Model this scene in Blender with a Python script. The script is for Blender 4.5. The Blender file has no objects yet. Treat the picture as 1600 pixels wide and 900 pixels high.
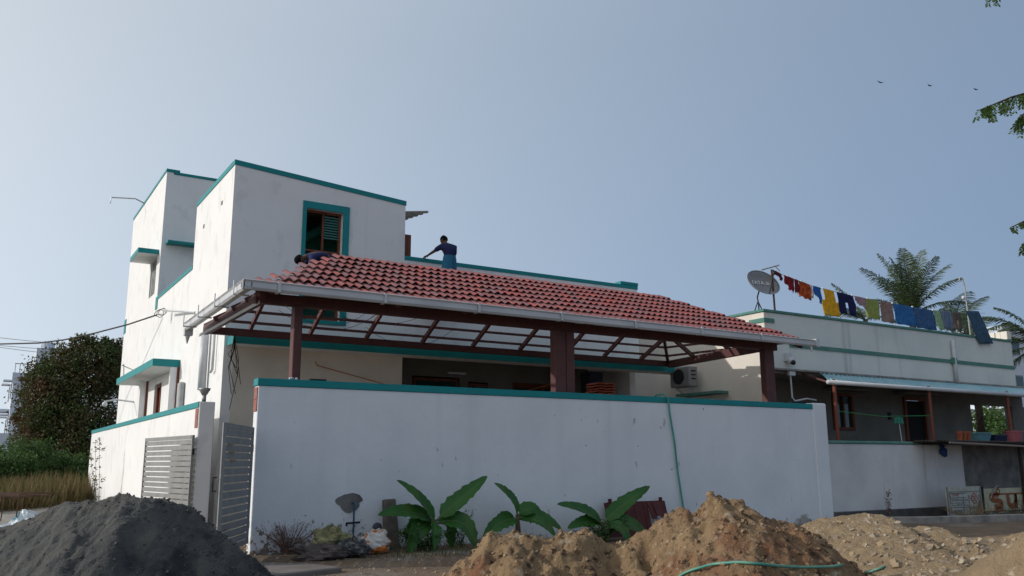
import bpy, bmesh, math, random
import numpy as np
from math import sin, cos, pi, radians, sqrt, atan2
from mathutils import Vector, Matrix
random.seed(7); rng = np.random.default_rng(7)
sc = bpy.context.scene
COL = sc.collection

# ------------------------------------------------------------------ camera, sky, sun, exposure
YAW, PITCH, ROLL = [radians(a) for a in (31.77889, 11.41751, -0.21438)]
CAM = Vector((0, 0, 1.5))
Fv = Vector((sin(YAW)*cos(PITCH), cos(YAW)*cos(PITCH), sin(PITCH)))
Rv = Vector((cos(YAW), -sin(YAW), 0)); Uv = Rv.cross(Fv)
R2 = Rv*cos(ROLL)+Uv*sin(ROLL); U2 = -Rv*sin(ROLL)+Uv*cos(ROLL)
cd = bpy.data.cameras.new('camera'); cam = bpy.data.objects.new('camera', cd); COL.objects.link(cam)
cam.matrix_world = Matrix(((R2.x, U2.x, -Fv.x, CAM.x), (R2.y, U2.y, -Fv.y, CAM.y), (R2.z, U2.z, -Fv.z, CAM.z), (0, 0, 0, 1)))
cd.sensor_width = 36; cd.lens = 36*1349.876/1600; cd.clip_start = .1; cd.clip_end = 3000
sc.camera = cam
SUN = Vector((-1, .45, .50)).normalized()          # towards the sun
elev = math.asin(SUN.z); azim = atan2(SUN.x, SUN.y)
w = bpy.data.worlds.new('World'); sc.world = w; w.use_nodes = True
nt = w.node_tree; bg = nt.nodes['Background']
sky = nt.nodes.new('ShaderNodeTexSky'); sky.sky_type = 'NISHITA'; sky.sun_disc = False
sky.sun_elevation = elev; sky.sun_rotation = azim
sky.air_density = 1.0; sky.dust_density = 0.8; sky.ozone_density = 3.0; sky.altitude = 0
# dry season haze: forward scattering (brighter towards the sun's side) and thicker near the horizon, all round the sky
Nn = nt.nodes; Ln = nt.links
tcw = Nn.new('ShaderNodeTexCoord'); dt = Nn.new('ShaderNodeVectorMath'); dt.operation = 'DOT_PRODUCT'; dt.inputs[1].default_value = SUN
Ln.new(tcw.outputs['Generated'], dt.inputs[0]); sx = Nn.new('ShaderNodeSeparateXYZ'); Ln.new(tcw.outputs['Generated'], sx.inputs[0])
def mth(op, a, b):
    n_ = Nn.new('ShaderNodeMath'); n_.operation = op
    for i_, q_ in enumerate((a, b)):
        if hasattr(q_, 'is_output'): Ln.new(q_, n_.inputs[i_])
        else: n_.inputs[i_].default_value = q_
    return n_.outputs[0]
zc = mth('MAXIMUM', sx.outputs[2], 0.); hf = mth('ADD', mth('MULTIPLY', mth('MAXIMUM', mth('SUBTRACT', .45, zc), 0.), .62), 1.)
cc_ = Nn.new('ShaderNodeCombineColor')
for i_, (c0, k_) in enumerate(((3.3, 1.12), (4.08, .88), (5.15, .60))):
    Ln.new(mth('MULTIPLY', mth('MULTIPLY', mth('POWER', math.e, mth('MULTIPLY', dt.outputs['Value'], k_)), c0), hf), cc_.inputs[i_])
hz = Nn.new('ShaderNodeMix'); hz.data_type = 'RGBA'; hz.inputs[0].default_value = .88
Ln.new(cc_.outputs[0], hz.inputs[7])
nt.links.new(sky.outputs[0], hz.inputs[6]); nt.links.new(hz.outputs[2], bg.inputs[0]); bg.inputs[1].default_value = 0.11
sl = bpy.data.lights.new('sun', 'SUN'); sl.energy = 2.65; sl.angle = radians(.6); sl.color = (1, .955, .90)
so = bpy.data.objects.new('sun', sl); COL.objects.link(so)
so.rotation_euler = SUN.to_track_quat('Z', 'Y').to_euler(); so.location = (-30, 10, 30)
sc.view_settings.view_transform = 'Standard'; sc.view_settings.look = 'None'
sc.view_settings.exposure = 0; sc.view_settings.gamma = 1

# ------------------------------------------------------------------ materials
def lin(h):
    h = h.lstrip('#'); c = [int(h[i:i+2], 16)/255 for i in (0, 2, 4)]
    return tuple(x/12.92 if x < .04045 else ((x+.055)/1.055)**2.4 for x in c)
def mat(name, col, col2=None, scale=3., detail=5, rough=.8, bump=0., bscale=40., stretch=(1, 1, 1), metal=0., spec=.3,
        lo=.4, hi=.65, rnd=None, trans=0., spots=None):
    m = bpy.data.materials.new(name); m.use_nodes = True; t = m.node_tree; N = t.nodes; L = t.links
    b = N['Principled BSDF']; b.inputs['Roughness'].default_value = rough; b.inputs['Metallic'].default_value = metal
    b.inputs['Specular IOR Level'].default_value = spec
    tc = N.new('ShaderNodeTexCoord'); mp = N.new('ShaderNodeMapping'); mp.inputs['Scale'].default_value = stretch
    L.new(tc.outputs['Object'], mp.inputs[0])
    out = None
    if rnd:
        oi = N.new('ShaderNodeObjectInfo'); ge = N.new('ShaderNodeNewGeometry')
        ad = N.new('ShaderNodeMath'); ad.operation = 'ADD'; L.new(oi.outputs['Random'], ad.inputs[0]); L.new(ge.outputs['Random Per Island'], ad.inputs[1])
        fr = N.new('ShaderNodeMath'); fr.operation = 'FRACT'; L.new(ad.outputs[0], fr.inputs[0])
        cr = N.new('ShaderNodeValToRGB'); e = cr.color_ramp.elements
        while len(e) < len(rnd): e.new(.5)
        for i, c in enumerate(rnd): e[i].position = i/max(1, len(rnd)-1); e[i].color = (*c, 1)
        L.new(fr.outputs[0], cr.inputs[0]); out = cr.outputs[0]
    if col2 is not None:
        nz = N.new('ShaderNodeTexNoise'); nz.inputs['Scale'].default_value = scale; nz.inputs['Detail'].default_value = detail
        nz.inputs['Roughness'].default_value = .6; L.new(mp.outputs[0], nz.inputs[0])
        r2 = N.new('ShaderNodeValToRGB'); r2.color_ramp.elements[0].position = lo; r2.color_ramp.elements[1].position = hi
        L.new(nz.outputs[0], r2.inputs[0]); mx = N.new('ShaderNodeMix'); mx.data_type = 'RGBA'
        L.new(r2.outputs[0], mx.inputs[0])
        if out: L.new(out, mx.inputs[6])
        else: mx.inputs[6].default_value = (*col, 1)
        mx.inputs[7].default_value = (*col2, 1); out = mx.outputs[2]
    for sp in (spots or []):     # (colour, scale, lo, hi, stretch)
        mp2 = N.new('ShaderNodeMapping'); mp2.inputs['Scale'].default_value = sp[4]; L.new(tc.outputs['Object'], mp2.inputs[0])
        nz = N.new('ShaderNodeTexNoise'); nz.inputs['Scale'].default_value = sp[1]; nz.inputs['Detail'].default_value = 6; L.new(mp2.outputs[0], nz.inputs[0])
        r2 = N.new('ShaderNodeValToRGB'); r2.color_ramp.elements[0].position = sp[2]; r2.color_ramp.elements[1].position = sp[3]
        L.new(nz.outputs[0], r2.inputs[0]); mx = N.new('ShaderNodeMix'); mx.data_type = 'RGBA'; L.new(r2.outputs[0], mx.inputs[0])
        if out: L.new(out, mx.inputs[6])
        else: mx.inputs[6].default_value = (*col, 1)
        mx.inputs[7].default_value = (*sp[0], 1); out = mx.outputs[2]
    if out: L.new(out, b.inputs['Base Color'])
    else: b.inputs['Base Color'].default_value = (*col, 1)
    if bump:
        nb = N.new('ShaderNodeTexNoise'); nb.inputs['Scale'].default_value = bscale; nb.inputs['Detail'].default_value = 8; nb.inputs['Roughness'].default_value = .65
        L.new(tc.outputs['Object'], nb.inputs[0]); bn = N.new('ShaderNodeBump'); bn.inputs['Strength'].default_value = bump
        bn.inputs['Distance'].default_value = .05 if bump >= .9 else .02; L.new(nb.outputs[0], bn.inputs['Height']); L.new(bn.outputs[0], b.inputs['Normal'])
    if trans:
        tr = N.new('ShaderNodeBsdfTranslucent'); ms = N.new('ShaderNodeMixShader'); ms.inputs[0].default_value = trans
        if out: L.new(out, tr.inputs[0])
        else: tr.inputs[0].default_value = (*col, 1)
        L.new(b.outputs[0], ms.inputs[1]); L.new(tr.outputs[0], ms.inputs[2]); L.new(ms.outputs[0], N['Material Output'].inputs[0])
    return m
def glass(name, col, rough=.06):
    m = mat(name, col, rough=rough, spec=.8); return m

WHITE = mat('white_paint', (.80, .79, .775), (.74, .73, .715), scale=.8, lo=.40, hi=.8, bump=.3, bscale=14,
            spots=[((.66, .65, .63), 1.0, .62, .88, (2.6, 2.6, .16)), ((.72, .71, .70), 2.2, .57, .62, (1, 1, .6)), ((.42, .40, .37), 14., .75, .77, (1, 1, .5))])
WALLW = mat('boundary_white_paint', (.74, .76, .78), (.62, .65, .68), scale=.6, lo=.40, hi=.8, bump=.35, bscale=9,  # slight blue of skylight on this wall is put into the white
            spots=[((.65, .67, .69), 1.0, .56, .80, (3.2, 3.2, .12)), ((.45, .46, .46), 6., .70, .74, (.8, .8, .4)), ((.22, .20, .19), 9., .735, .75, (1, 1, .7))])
CREAM = mat('cream_paint', (.70, .64, .55), (.62, .57, .49), scale=1.2, bump=.2, bscale=12)
NWALL = mat('neighbour_paint', (.66, .68, .64), (.55, .58, .56), scale=.7, lo=.4, hi=.8, bump=.4, bscale=10,
            spots=[((.38, .40, .38), 1.0, .60, .80, (2.2, 2.2, .14))])
NWALLL = mat('neighbour_side_paint', (.74, .68, .60), (.62, .57, .50), scale=.8, lo=.4, hi=.8, bump=.4, bscale=10)
NBND = mat('neighbour_boundary_paint', (.60, .60, .60), (.47, .47, .48), scale=.9, lo=.4, hi=.75, bump=.4, bscale=10,
           spots=[((.34, .30, .29), 1.3, .62, .78, (3, 3, .2)), ((.05, .05, .05), 4., .77, .79, (1, 1, 1))])
CEMSHADE = mat('cement_and_shade', (.20, .19, .18), (.10, .10, .10), scale=2, bump=.6, bscale=20)  # cement of the patch; also stands in for the shaded neighbour wall
DARKCEM = mat('stained_plinth', (.10, .095, .09), (.05, .05, .05), scale=3, bump=.6, bscale=25)
TEAL = mat('teal_paint', (.008, .235, .245), (.016, .19, .20), scale=2, lo=.4, hi=.8, rough=.55, bump=.1, bscale=10)
GREEN = mat('green_paint', (.07, .20, .17), (.12, .24, .20), scale=4, rough=.8, bump=.2, bscale=10)
GREENIN = mat('green_interior_paint', (.03, .19, .13), (.025, .15, .11), scale=1)
MAROON = mat('maroon_steel_paint', (.115, .045, .040), (.085, .035, .034), scale=5, rough=.55, bump=.05, bscale=30)
BROWN = mat('brown_wood', (.20, .060, .030), (.13, .04, .022), scale=6, stretch=(1, 1, .2), rough=.6)
PVC = mat('white_pvc', (.56, .57, .585), (.46, .475, .49), scale=2, rough=.4, stretch=(.5, 1, 1), spec=.4)
GALV = mat('galvanised_steel', (.40, .41, .40), (.32, .33, .33), scale=6, rough=.45, metal=.3)
GATEG = mat('grey_gate_paint', (.26, .26, .25), (.21, .21, .20), scale=4, rough=.5, spec=.4)
RUST = mat('rusty_steel', (.09, .045, .03), (.05, .03, .025), scale=20, rough=.9)
BLACK = mat('black_rubber', (.015, .015, .017), rough=.6)
DARK = mat('dark_opening', (.02, .02, .022), rough=.9)
GLASS = glass('window_glass', (.02, .05, .045))
CONC = mat('weathered_concrete', (.30, .28, .25), (.17, .16, .15), scale=3, bump=.6, bscale=22)
TILE = mat('clay_tile', (.3, .1, .08), (.13, .07, .07), scale=9, lo=.50, hi=.85, rough=.55, bump=.3, bscale=60, spec=.3,
           spots=[((.07, .05, .05), 2.2, .60, .78, (1, 1, 1)), ((.30, .24, .22), 14., .68, .76, (1, 1, 1))],
           rnd=[(.29, .060, .052), (.24, .078, .075), (.185, .086, .088), (.33, .068, .052), (.22, .084, .086), (.27, .060, .054), (.18, .082, .086), (.25, .066, .064)])
TILEN = mat('new_clay_tile', (.45, .11, .05), (.36, .08, .04), scale=8, rough=.7)

def splash(m):          # mud splashed up from the ground and rain streaks below the coping: stains with shapes of their own
    t = m.node_tree; N = t.nodes; L = t.links; b = N['Principled BSDF']; src = b.inputs['Base Color'].links[0].from_socket
    g = N.new('ShaderNodeNewGeometry'); sp = N.new('ShaderNodeSeparateXYZ'); L.new(g.outputs['Position'], sp.inputs[0])
    def layer(src, zlo, zhi, scl, st, thr, col, xlo=None, xhi=None):
        mr = N.new('ShaderNodeMapRange'); mr.inputs['From Min'].default_value = zlo; mr.inputs['From Max'].default_value = zhi; mr.inputs['To Min'].default_value = .30; mr.inputs['To Max'].default_value = 0; L.new(sp.outputs[2], mr.inputs[0])
        mp = N.new('ShaderNodeMapping'); mp.inputs['Scale'].default_value = st; L.new(g.outputs['Position'], mp.inputs[0])
        nz = N.new('ShaderNodeTexNoise'); nz.inputs['Scale'].default_value = scl; nz.inputs['Detail'].default_value = 9; nz.inputs['Roughness'].default_value = .7; L.new(mp.outputs[0], nz.inputs[0])
        ad = N.new('ShaderNodeMath'); ad.operation = 'ADD'; L.new(nz.outputs[0], ad.inputs[0]); L.new(mr.outputs[0], ad.inputs[1]); o = ad.outputs[0]
        if xlo is not None:
            mx_ = N.new('ShaderNodeMapRange'); mx_.inputs['From Min'].default_value = xlo; mx_.inputs['From Max'].default_value = xhi; mx_.inputs['To Min'].default_value = 0; mx_.inputs['To Max'].default_value = -.2; L.new(sp.outputs[0], mx_.inputs[0])
            a2 = N.new('ShaderNodeMath'); a2.operation = 'ADD'; L.new(o, a2.inputs[0]); L.new(mx_.outputs[0], a2.inputs[1]); o = a2.outputs[0]
        r = N.new('ShaderNodeValToRGB'); r.color_ramp.elements[0].position = thr; r.color_ramp.elements[1].position = thr+.06; L.new(o, r.inputs[0])
        mx = N.new('ShaderNodeMix'); mx.data_type = 'RGBA'; L.new(r.outputs[0], mx.inputs[0]); L.new(src, mx.inputs[6]); mx.inputs[7].default_value = (*col, 1); return mx.outputs[2]
    o = layer(src, 0, .55, 1.6, (1, 1, 1.4), .76, (.40, .38, .35)); o = layer(o, -.1, 1.1, 11, (1, 1, .8), .735, (.20, .15, .12), 6.0, 9.0); o = layer(o, 0, .5, 9, (1, 1, 1), .79, (.24, .20, .16))
    o = layer(o, 1.0, 3.0, 1.0, (1, 1, 1), 5., (1, 1, 1)) if False else o
    o = layer(o, 6.0, 2.2, 3.0, (2.6, 2.6, .12), .80, (.46, .48, .49))
    L.new(o, b.inputs['Base Color'])

# ------------------------------------------------------------------ mesh builder
def wloc(o):
    v = Vector((0, 0, 0))
    while o is not None: v += o.location; o = o.parent
    return v
class MB:
    def __init__(s): s.v = []; s.f = []
    def add(s, vs, fs):
        n = len(s.v); s.v += [tuple(p) for p in vs]; s.f += [tuple(i+n for i in f) for f in fs]; return s
    def hexa(s, p):
        return s.add(p, [(0, 3, 2, 1), (4, 5, 6, 7), (0, 1, 5, 4), (1, 2, 6, 5), (2, 3, 7, 6), (3, 0, 4, 7)])
    def box(s, x0, x1, y0, y1, z0, z1):
        return s.hexa([(x0, y0, z0), (x1, y0, z0), (x1, y1, z0), (x0, y1, z0), (x0, y0, z1), (x1, y0, z1), (x1, y1, z1), (x0, y1, z1)])
    def bar(s, p, q, wd, h, up=(0, 0, 1)):
        p = Vector(p); q = Vector(q); d = (q-p).normalized(); u = Vector(up)
        r = d.cross(u)
        if r.length < 1e-4: r = d.cross(Vector((0, 1, 0)))
        r.normalize(); u = r.cross(d).normalized(); a = r*wd/2; b = u*h/2
        return s.hexa([p-a-b, p+a-b, q+a-b, q-a-b, p-a+b, p+a+b, q+a+b, q-a+b])
    def tube(s, pts, r, n=8, cap=True):
        pts = [Vector(p) for p in pts]; rs = r if hasattr(r, '__len__') else [r]*len(pts)
        vs = []; prev = None
        for i, p in enumerate(pts):
            d = (pts[min(i+1, len(pts)-1)]-pts[max(i-1, 0)]).normalized()
            a = prev if prev is not None else (Vector((0, 0, 1)) if abs(d.z) < .9 else Vector((1, 0, 0)))
            a = (a-d*a.dot(d)).normalized(); prev = a; b = d.cross(a)
            for k in range(n):
                t = 2*pi*k/n; vs.append(p+(a*cos(t)+b*sin(t))*rs[i])
        fs = []
        for i in range(len(pts)-1):
            for k in range(n):
                k2 = (k+1) % n; fs.append((i*n+k, i*n+k2, (i+1)*n+k2, (i+1)*n+k))
        if cap: fs.append(tuple(range(n-1, -1, -1))); fs.append(tuple((len(pts)-1)*n+k for k in range(n)))
        return s.add(vs, fs)
    def poly(s, pts, off):      # planar polygon extruded by off
        n = len(pts); o = Vector(off); a = [Vector(p) for p in pts]; b = [p+o for p in a]
        return s.add(a+b, [tuple(range(n)), tuple(range(2*n-1, n-1, -1))]+[(i, i+n, (i+1) % n+n, (i+1) % n) for i in range(n)])
    def ball(s, c, r, seg=10, rings=7, jit=0, sq=(1, 1, 1)):
        vs = [(c[0], c[1], c[2]+r*sq[2])]; fs = []
        for i in range(1, rings):
            for k in range(seg):
                ph = pi*i/rings; t = 2*pi*k/seg; rr = r*(1+jit*(random.random()-.5))
                vs.append((c[0]+rr*sin(ph)*cos(t)*sq[0], c[1]+rr*sin(ph)*sin(t)*sq[1], c[2]+rr*cos(ph)*sq[2]))
        vs.append((c[0], c[1], c[2]-r*sq[2])); e = len(vs)-1
        for k in range(seg):
            k2 = (k+1) % seg; fs.append((0, 1+k, 1+k2)); fs.append((e, e-seg+k2, e-seg+k))
            for i in range(rings-2): a = 1+i*seg; fs.append((a+k, a+seg+k, a+seg+k2, a+k2))
        return s.add(vs, fs)
    def build(s, name, m, parent=None, smooth=False, bevel=0., origin=None):
        me = bpy.data.meshes.new(name); V = np.array(s.v, dtype=float)
        if parent is not None: off = np.array(wloc(parent))
        elif origin is not None: off = np.array(origin, dtype=float)
        else: off = np.array([(V[:, 0].min()+V[:, 0].max())/2, (V[:, 1].min()+V[:, 1].max())/2, V[:, 2].min()])
        me.from_pydata((V-off).tolist(), [], s.f); me.update()
        bm = bmesh.new(); bm.from_mesh(me); bmesh.ops.recalc_face_normals(bm, faces=bm.faces); bm.to_mesh(me); bm.free()
        me.materials.append(m)
        if smooth: me.polygons.foreach_set('use_smooth', [True]*len(me.polygons))
        o = bpy.data.objects.new(name, me); COL.objects.link(o)
        if parent is not None: o.parent = parent
        else: o.location = off
        if bevel:
            bv = o.modifiers.new('bevel', 'BEVEL'); bv.width = bevel; bv.segments = 1; bv.limit_method = 'ANGLE'
        return o
def fastmesh(name, V, F, m, parent=None, smooth=False, origin=None):
    V = np.asarray(V, dtype=np.float32); F = np.asarray(F, dtype=np.int32); k = F.shape[1]
    off = np.array(wloc(parent)) if parent is not None else (np.array(origin) if origin is not None else np.array([V[:, 0].mean(), V[:, 1].mean(), V[:, 2].min()]))
    me = bpy.data.meshes.new(name); me.vertices.add(len(V)); me.vertices.foreach_set('co', (V-off).astype(np.float32).ravel())
    me.loops.add(F.size); me.loops.foreach_set('vertex_index', F.ravel()); me.polygons.add(len(F))
    me.polygons.foreach_set('loop_start', np.arange(0, F.size, k, dtype=np.int32)); me.polygons.foreach_set('loop_total', np.full(len(F), k, dtype=np.int32))
    me.polygons.foreach_set('use_smooth', np.full(len(F), smooth)); me.update(calc_edges=True); me.validate(); me.materials.append(m)
    o = bpy.data.objects.new(name, me); COL.objects.link(o)
    if parent is not None: o.parent = parent
    else: o.location = off
    return o
def tag(o, label=None, cat=None, group=None, kind=None):
    if label: o['label'] = label
    if cat: o['category'] = cat
    if group: o['group'] = group
    if kind: o['kind'] = kind
    return o
def thing(name, loc, label, cat, group=None):
    o = bpy.data.objects.new(name, None); COL.objects.link(o); o.location = loc; o.empty_display_size = .2
    return tag(o, label, cat, group)
def BX(name, m, parent, *b, bevel=0.): return MB().box(*b).build(name, m, parent, bevel=bevel)
def wall_y(mb, y0, y1, x0, x1, z0, z1, holes=()):     # wall in an X-Z plane with openings
    x = x0
    for (a, b, c, d) in sorted(holes):
        if a > x: mb.box(x, a, y0, y1, z0, z1)
        if c > z0: mb.box(a, b, y0, y1, z0, c)
        if d < z1: mb.box(a, b, y0, y1, d, z1)
        x = b
    if x < x1: mb.box(x, x1, y0, y1, z0, z1)
    return mb
def wall_x(mb, x0, x1, y0, y1, z0, z1, holes=()):
    y = y0
    for (a, b, c, d) in sorted(holes):
        if a > y: mb.box(x0, x1, y, a, z0, z1)
        if c > z0: mb.box(x0, x1, a, b, z0, c)
        if d < z1: mb.box(x0, x1, a, b, d, z1)
        y = b
    if y < y1: mb.box(x0, x1, y, y1, z0, z1)
    return mb
def noise2(x, y, seed=0):
    xi = np.floor(x).astype(np.int64); yi = np.floor(y).astype(np.int64); fx = x-xi; fy = y-yi
    fx = fx*fx*(3-2*fx); fy = fy*fy*(3-2*fy)
    def h(a, b):
        n = (a*374761393+b*668265263+seed*974711) & 0x7fffffff; n = ((n ^ (n >> 13))*1274126177) & 0x7fffffff
        return ((n ^ (n >> 16)) & 0xffff)/65535.
    return (h(xi, yi)*(1-fx)+h(xi+1, yi)*fx)*(1-fy)+(h(xi, yi+1)*(1-fx)+h(xi+1, yi+1)*fx)*fy
def fbm(x, y, sc_, octv=5, seed=0, gain=.5):
    s = 0; a = 1; t = 0
    for i in range(octv):
        s = s+a*(noise2(x*sc_*2**i+17*i, y*sc_*2**i+31*i, seed+i)-.5); t += a; a *= gain
    return s/t*2
def FL(lat, fwd): return (fwd*sin(YAW)+lat*cos(YAW), fwd*cos(YAW)-lat*sin(YAW))
# ------------------------------------------------------------------ ground
DIRT = mat('dry_dirt', (.20, .14, .09), (.12, .08, .055), scale=.9, lo=.35, hi=.7, rough=.95, bump=1., bscale=9,
           spots=[((.22, .20, .175), .35, .54, .66, (1, 1, 1)), ((.10, .085, .07), 2.5, .6, .72, (1, 1, 1))])
def ground_h(x, y):
    d = np.hypot(x, y)
    return .05*fbm(x, y, .5, 5, 3)*np.clip(d/8, 0, 1)-.02
rs = np.concatenate([np.linspace(1.5, 6, 14), np.linspace(6.3, 24, 130), 24*np.exp(np.linspace(.03, 4.2, 60))])
NA = 420
# finer sectors where the street is, one closed disc all round
aa = np.concatenate([np.linspace(-.35, 1.4, 330, endpoint=False), np.linspace(1.4, 2*pi-.35, 90, endpoint=False)])
A, Rr = np.meshgrid(aa, rs); gx = Rr*np.sin(A); gy = Rr*np.cos(A); gz = ground_h(gx, gy)
V = np.stack([gx.ravel(), gy.ravel(), gz.ravel()], 1); V = np.vstack([V, [[0, 0, -.02]]])
nr = len(rs); I = np.arange(nr-1)[:, None]*NA+np.arange(NA)[None]; J = np.arange(nr-1)[:, None]*NA+(np.arange(NA)[None]+1) % NA
Fq = np.stack([I.ravel(), (I+NA).ravel(), (J+NA).ravel(), J.ravel()], 1)
k = np.arange(NA); F3 = np.stack([k, (k+1) % NA, np.full(NA, nr*NA), np.full(NA, nr*NA)], 1)
gob = fastmesh('ground', V, Fq, DIRT, smooth=True, origin=(0, 0, 0)); tag(gob, kind='structure')
inner = MB(); inner.add([(1.6*sin(t), 1.6*cos(t), -.03) for t in [2*pi*i/24 for i in range(24)]], [tuple(range(23, -1, -1))])
tag(inner.build('ground_underfoot', DIRT), kind='structure')

# ------------------------------------------------------------------ the white two storey house
house = thing('white_house', (11.3, 29.5, 0), 'white two storey house with teal copings and a stair tower at its left', 'house')
m = MB()
wall_y(m, 21.0, 21.23, 4.93, 6.79, 4.4, 8.55); wall_y(m, 21.0, 21.23, 7.78, 9.57, 4.4, 8.4)
wall_y(m, 21.0, 21.23, 6.79, 7.78, 4.4, 5.06); wall_y(m, 21.0, 21.23, 6.79, 7.78, 7.96, 8.5)
def slope(x): return 8.79+(x-4.93)/4.64*(8.45-8.79)
for a, b, c in ((4.93, 6.79, 8.55), (6.79, 7.78, 8.5), (7.78, 9.57, 8.4)):
    m.hexa([(a, 21, c), (b, 21, c), (b, 21.23, c), (a, 21.23, c), (a, 21, slope(a)), (b, 21, slope(b)), (b, 21.23, slope(b)), (a, 21.23, slope(a))])
wall_x(m, 4.93, 5.16, 21.23, 25.27, 0, 8.79); wall_x(m, 9.34, 9.57, 21.23, 25.27, 7.1, 8.45)
wall_y(m, 25.04, 25.27, 5.16, 9.34, 7.0, 8.4)
m.box(4.93, 5.16, 21.0, 21.23, 0, 4.4); wall_x(m, 4.93, 5.16, 25.27, 30.84, 0, 6.94, holes=[(28.75, 29.95, 1.6, 4.0)])   # the long side wall
m.build('wall', WHITE, house)
BX('ground_floor_wall', CREAM, house, 5.16, 9.57, 21.0, 21.23, 0, 4.4)
m = MB(); wall_x(m, 9.45, 9.57, 21.23, 23.4, 0, 4.23); m.build('porch_side_wall', GREENIN, house)
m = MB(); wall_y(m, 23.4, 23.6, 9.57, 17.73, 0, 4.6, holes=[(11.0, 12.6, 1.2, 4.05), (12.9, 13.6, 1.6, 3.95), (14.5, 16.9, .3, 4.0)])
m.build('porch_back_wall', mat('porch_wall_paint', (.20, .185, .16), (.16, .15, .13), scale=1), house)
m = MB(); m.box(4.95, 17.7, 21.23, 38, 4.6, 4.75); m.box(5.16, 17.7, 23.6, 38, .3, .4); m.box(5.1, 17.7, 24.9, 38, 6.0, 6.15); m.build('floor_slab', CONC, house)
m = MB(); wall_y(m, 21.0, 21.23, 9.57, 17.73, 4.46, 6.92); wall_x(m, 17.5, 17.73, 21.23, 38, 0, 6.92); wall_y(m, 37.9, 38.1, 5.16, 17.5, 0, 6.9)
m.build('terrace_parapet', WHITE, house)
# rear tower
m = MB(); wall_x(m, 4.93, 5.16, 30.84, 38.1, 0, 11.52, holes=[(31.50, 32.64, 7.28, 8.58)]); wall_y(m, 30.84, 31.07, 5.16, 9.0, 6.2, 11.45)
wall_x(m, 8.8, 9.0, 31.07, 38.1, 6.2, 11.45); wall_y(m, 37.9, 38.1, 5.16, 8.8, 6.9, 11.45); m.box(5.16, 8.8, 31.07, 37.9, 11.1, 11.2)
m.build('rear_tower_wall', WHITE, house)
# copings
def coping(*b): return BX('coping', TEAL, house, *b, bevel=.006)
for a, b in ((4.91, 9.59),):
    MB().hexa([(a, 20.98, slope(a)), (b, 20.98, slope(b)), (b, 21.25, slope(b)), (a, 21.25, slope(a)), (a, 20.98, slope(a)+.13), (b, 20.98, slope(b)+.13), (b, 21.25, slope(b)+.13), (a, 21.25, slope(a)+.13)]).build('coping', TEAL, house, bevel=.006)
coping(4.91, 5.18, 21.25, 25.29, 8.79, 8.93); coping(9.32, 9.59, 21.25, 25.29, 8.45, 8.57); coping(5.18, 9.32, 25.02, 25.29, 8.4, 8.52)
coping(9.57, 17.75, 20.98, 21.25, 6.92, 7.03); coping(17.05, 17.76, 20.97, 21.26, 7.033, 7.13); coping(17.48, 17.75, 21.25, 38.1, 6.92, 7.03)
coping(4.91, 5.18, 25.29, 31.0, 6.94, 7.06); coping(4.912, 5.0, 30.62, 31.02, 6.62, 6.94)
coping(4.91, 5.18, 30.82, 38.12, 11.52, 11.63); coping(5.18, 5.36, 30.82, 31.09, 11.46, 11.63); coping(5.36, 9.02, 30.82, 31.09, 11.45, 11.55)
coping(4.91, 4.95, 37.65, 38.12, 6.69, 7.27)
MB().box(5.06, 8.6, 30.42, 30.84, 8.90, 8.99).build('balcony_sunshade', TEAL, house, bevel=.006)
# sunshades
def shade(x0, x1, y0, y1, z0, z1, sides):
    s = MB().box(x0, x1, y0, y1, z0, z1).build('sunshade', WHITE, house)
    t = MB()
    if 'f' in sides: t.box(x0-.012, x1, y0-.012, y0, z0+.0, z1+.01)
    if 'l' in sides: t.box(x0-.012, x0, y0, y1, z0+.0, z1+.01)
    t.box(x0, x1, y0, y1, z1, z1+.01); t.build('teal_edge', TEAL, s)
    return s
shade(5.0, 19.0, 20.4, 21.0, 4.25, 4.44, 'fl')
shade(4.2, 4.93, 26.1, 33.2, 4.22, 4.42, 'fl')
shade(4.27, 4.93, 31.19, 32.95, 8.61, 8.77, 'fl')
# tall stair window
win = MB()
for b in ((6.69, 6.79, 20.965, 21.0, 4.97, 8.14), (7.78, 7.95, 20.965, 21.0, 4.97, 8.14), (6.79, 7.78, 20.965, 21.0, 7.96, 8.14), (6.79, 7.78, 20.965, 21.0, 4.97, 5.06)): win.box(*b)
win.build('window_surround', TEAL, house)
fr = MB()
for b in ((6.79, 6.83, 21.14, 21.2, 5.06, 7.96), (7.72, 7.78, 21.14, 21.2, 5.06, 7.96), (6.83, 7.72, 21.14, 21.2, 7.9, 7.96), (6.83, 7.72, 21.14, 21.2, 5.06, 5.12),
          (7.27, 7.32, 21.14, 21.2, 5.12, 7.9), (6.83, 7.27, 21.14, 21.2, 6.86, 6.91), (7.32, 7.72, 21.14, 21.2, 6.86, 6.91), (6.83, 7.27, 21.14, 21.2, 5.95, 6.0), (7.32, 7.72, 21.14, 21.2, 5.95, 6.0)): fr.box(*b)
frame = fr.build('window_frame', BROWN, house)
for i in range(9): BX('louvre', mat('louvre_glass', (.05, .16, .13), rough=.2) if i == 0 else bpy.data.materials['louvre_glass'], frame, 7.33, 7.71, 21.15, 21.17, 7.25+i*.07, 7.285+i*.07)
BX('tower_roof_slab', CONC, house, 5.16, 9.34, 21.24, 25.04, 8.2, 8.32)
BX('stair_well_wall', GREENIN, house, 5.16, 9.34, 23.2, 23.3, 4.8, 8.4)
MB().bar((6.2, 22.6, 6.9), (8.6, 22.6, 8.4), .9, .18).build('stair_flight', GREENIN, house)
BX('window_latch_box', BLACK, house, 7.60, 7.70, 21.08, 21.14, 6.55, 6.75)
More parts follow.
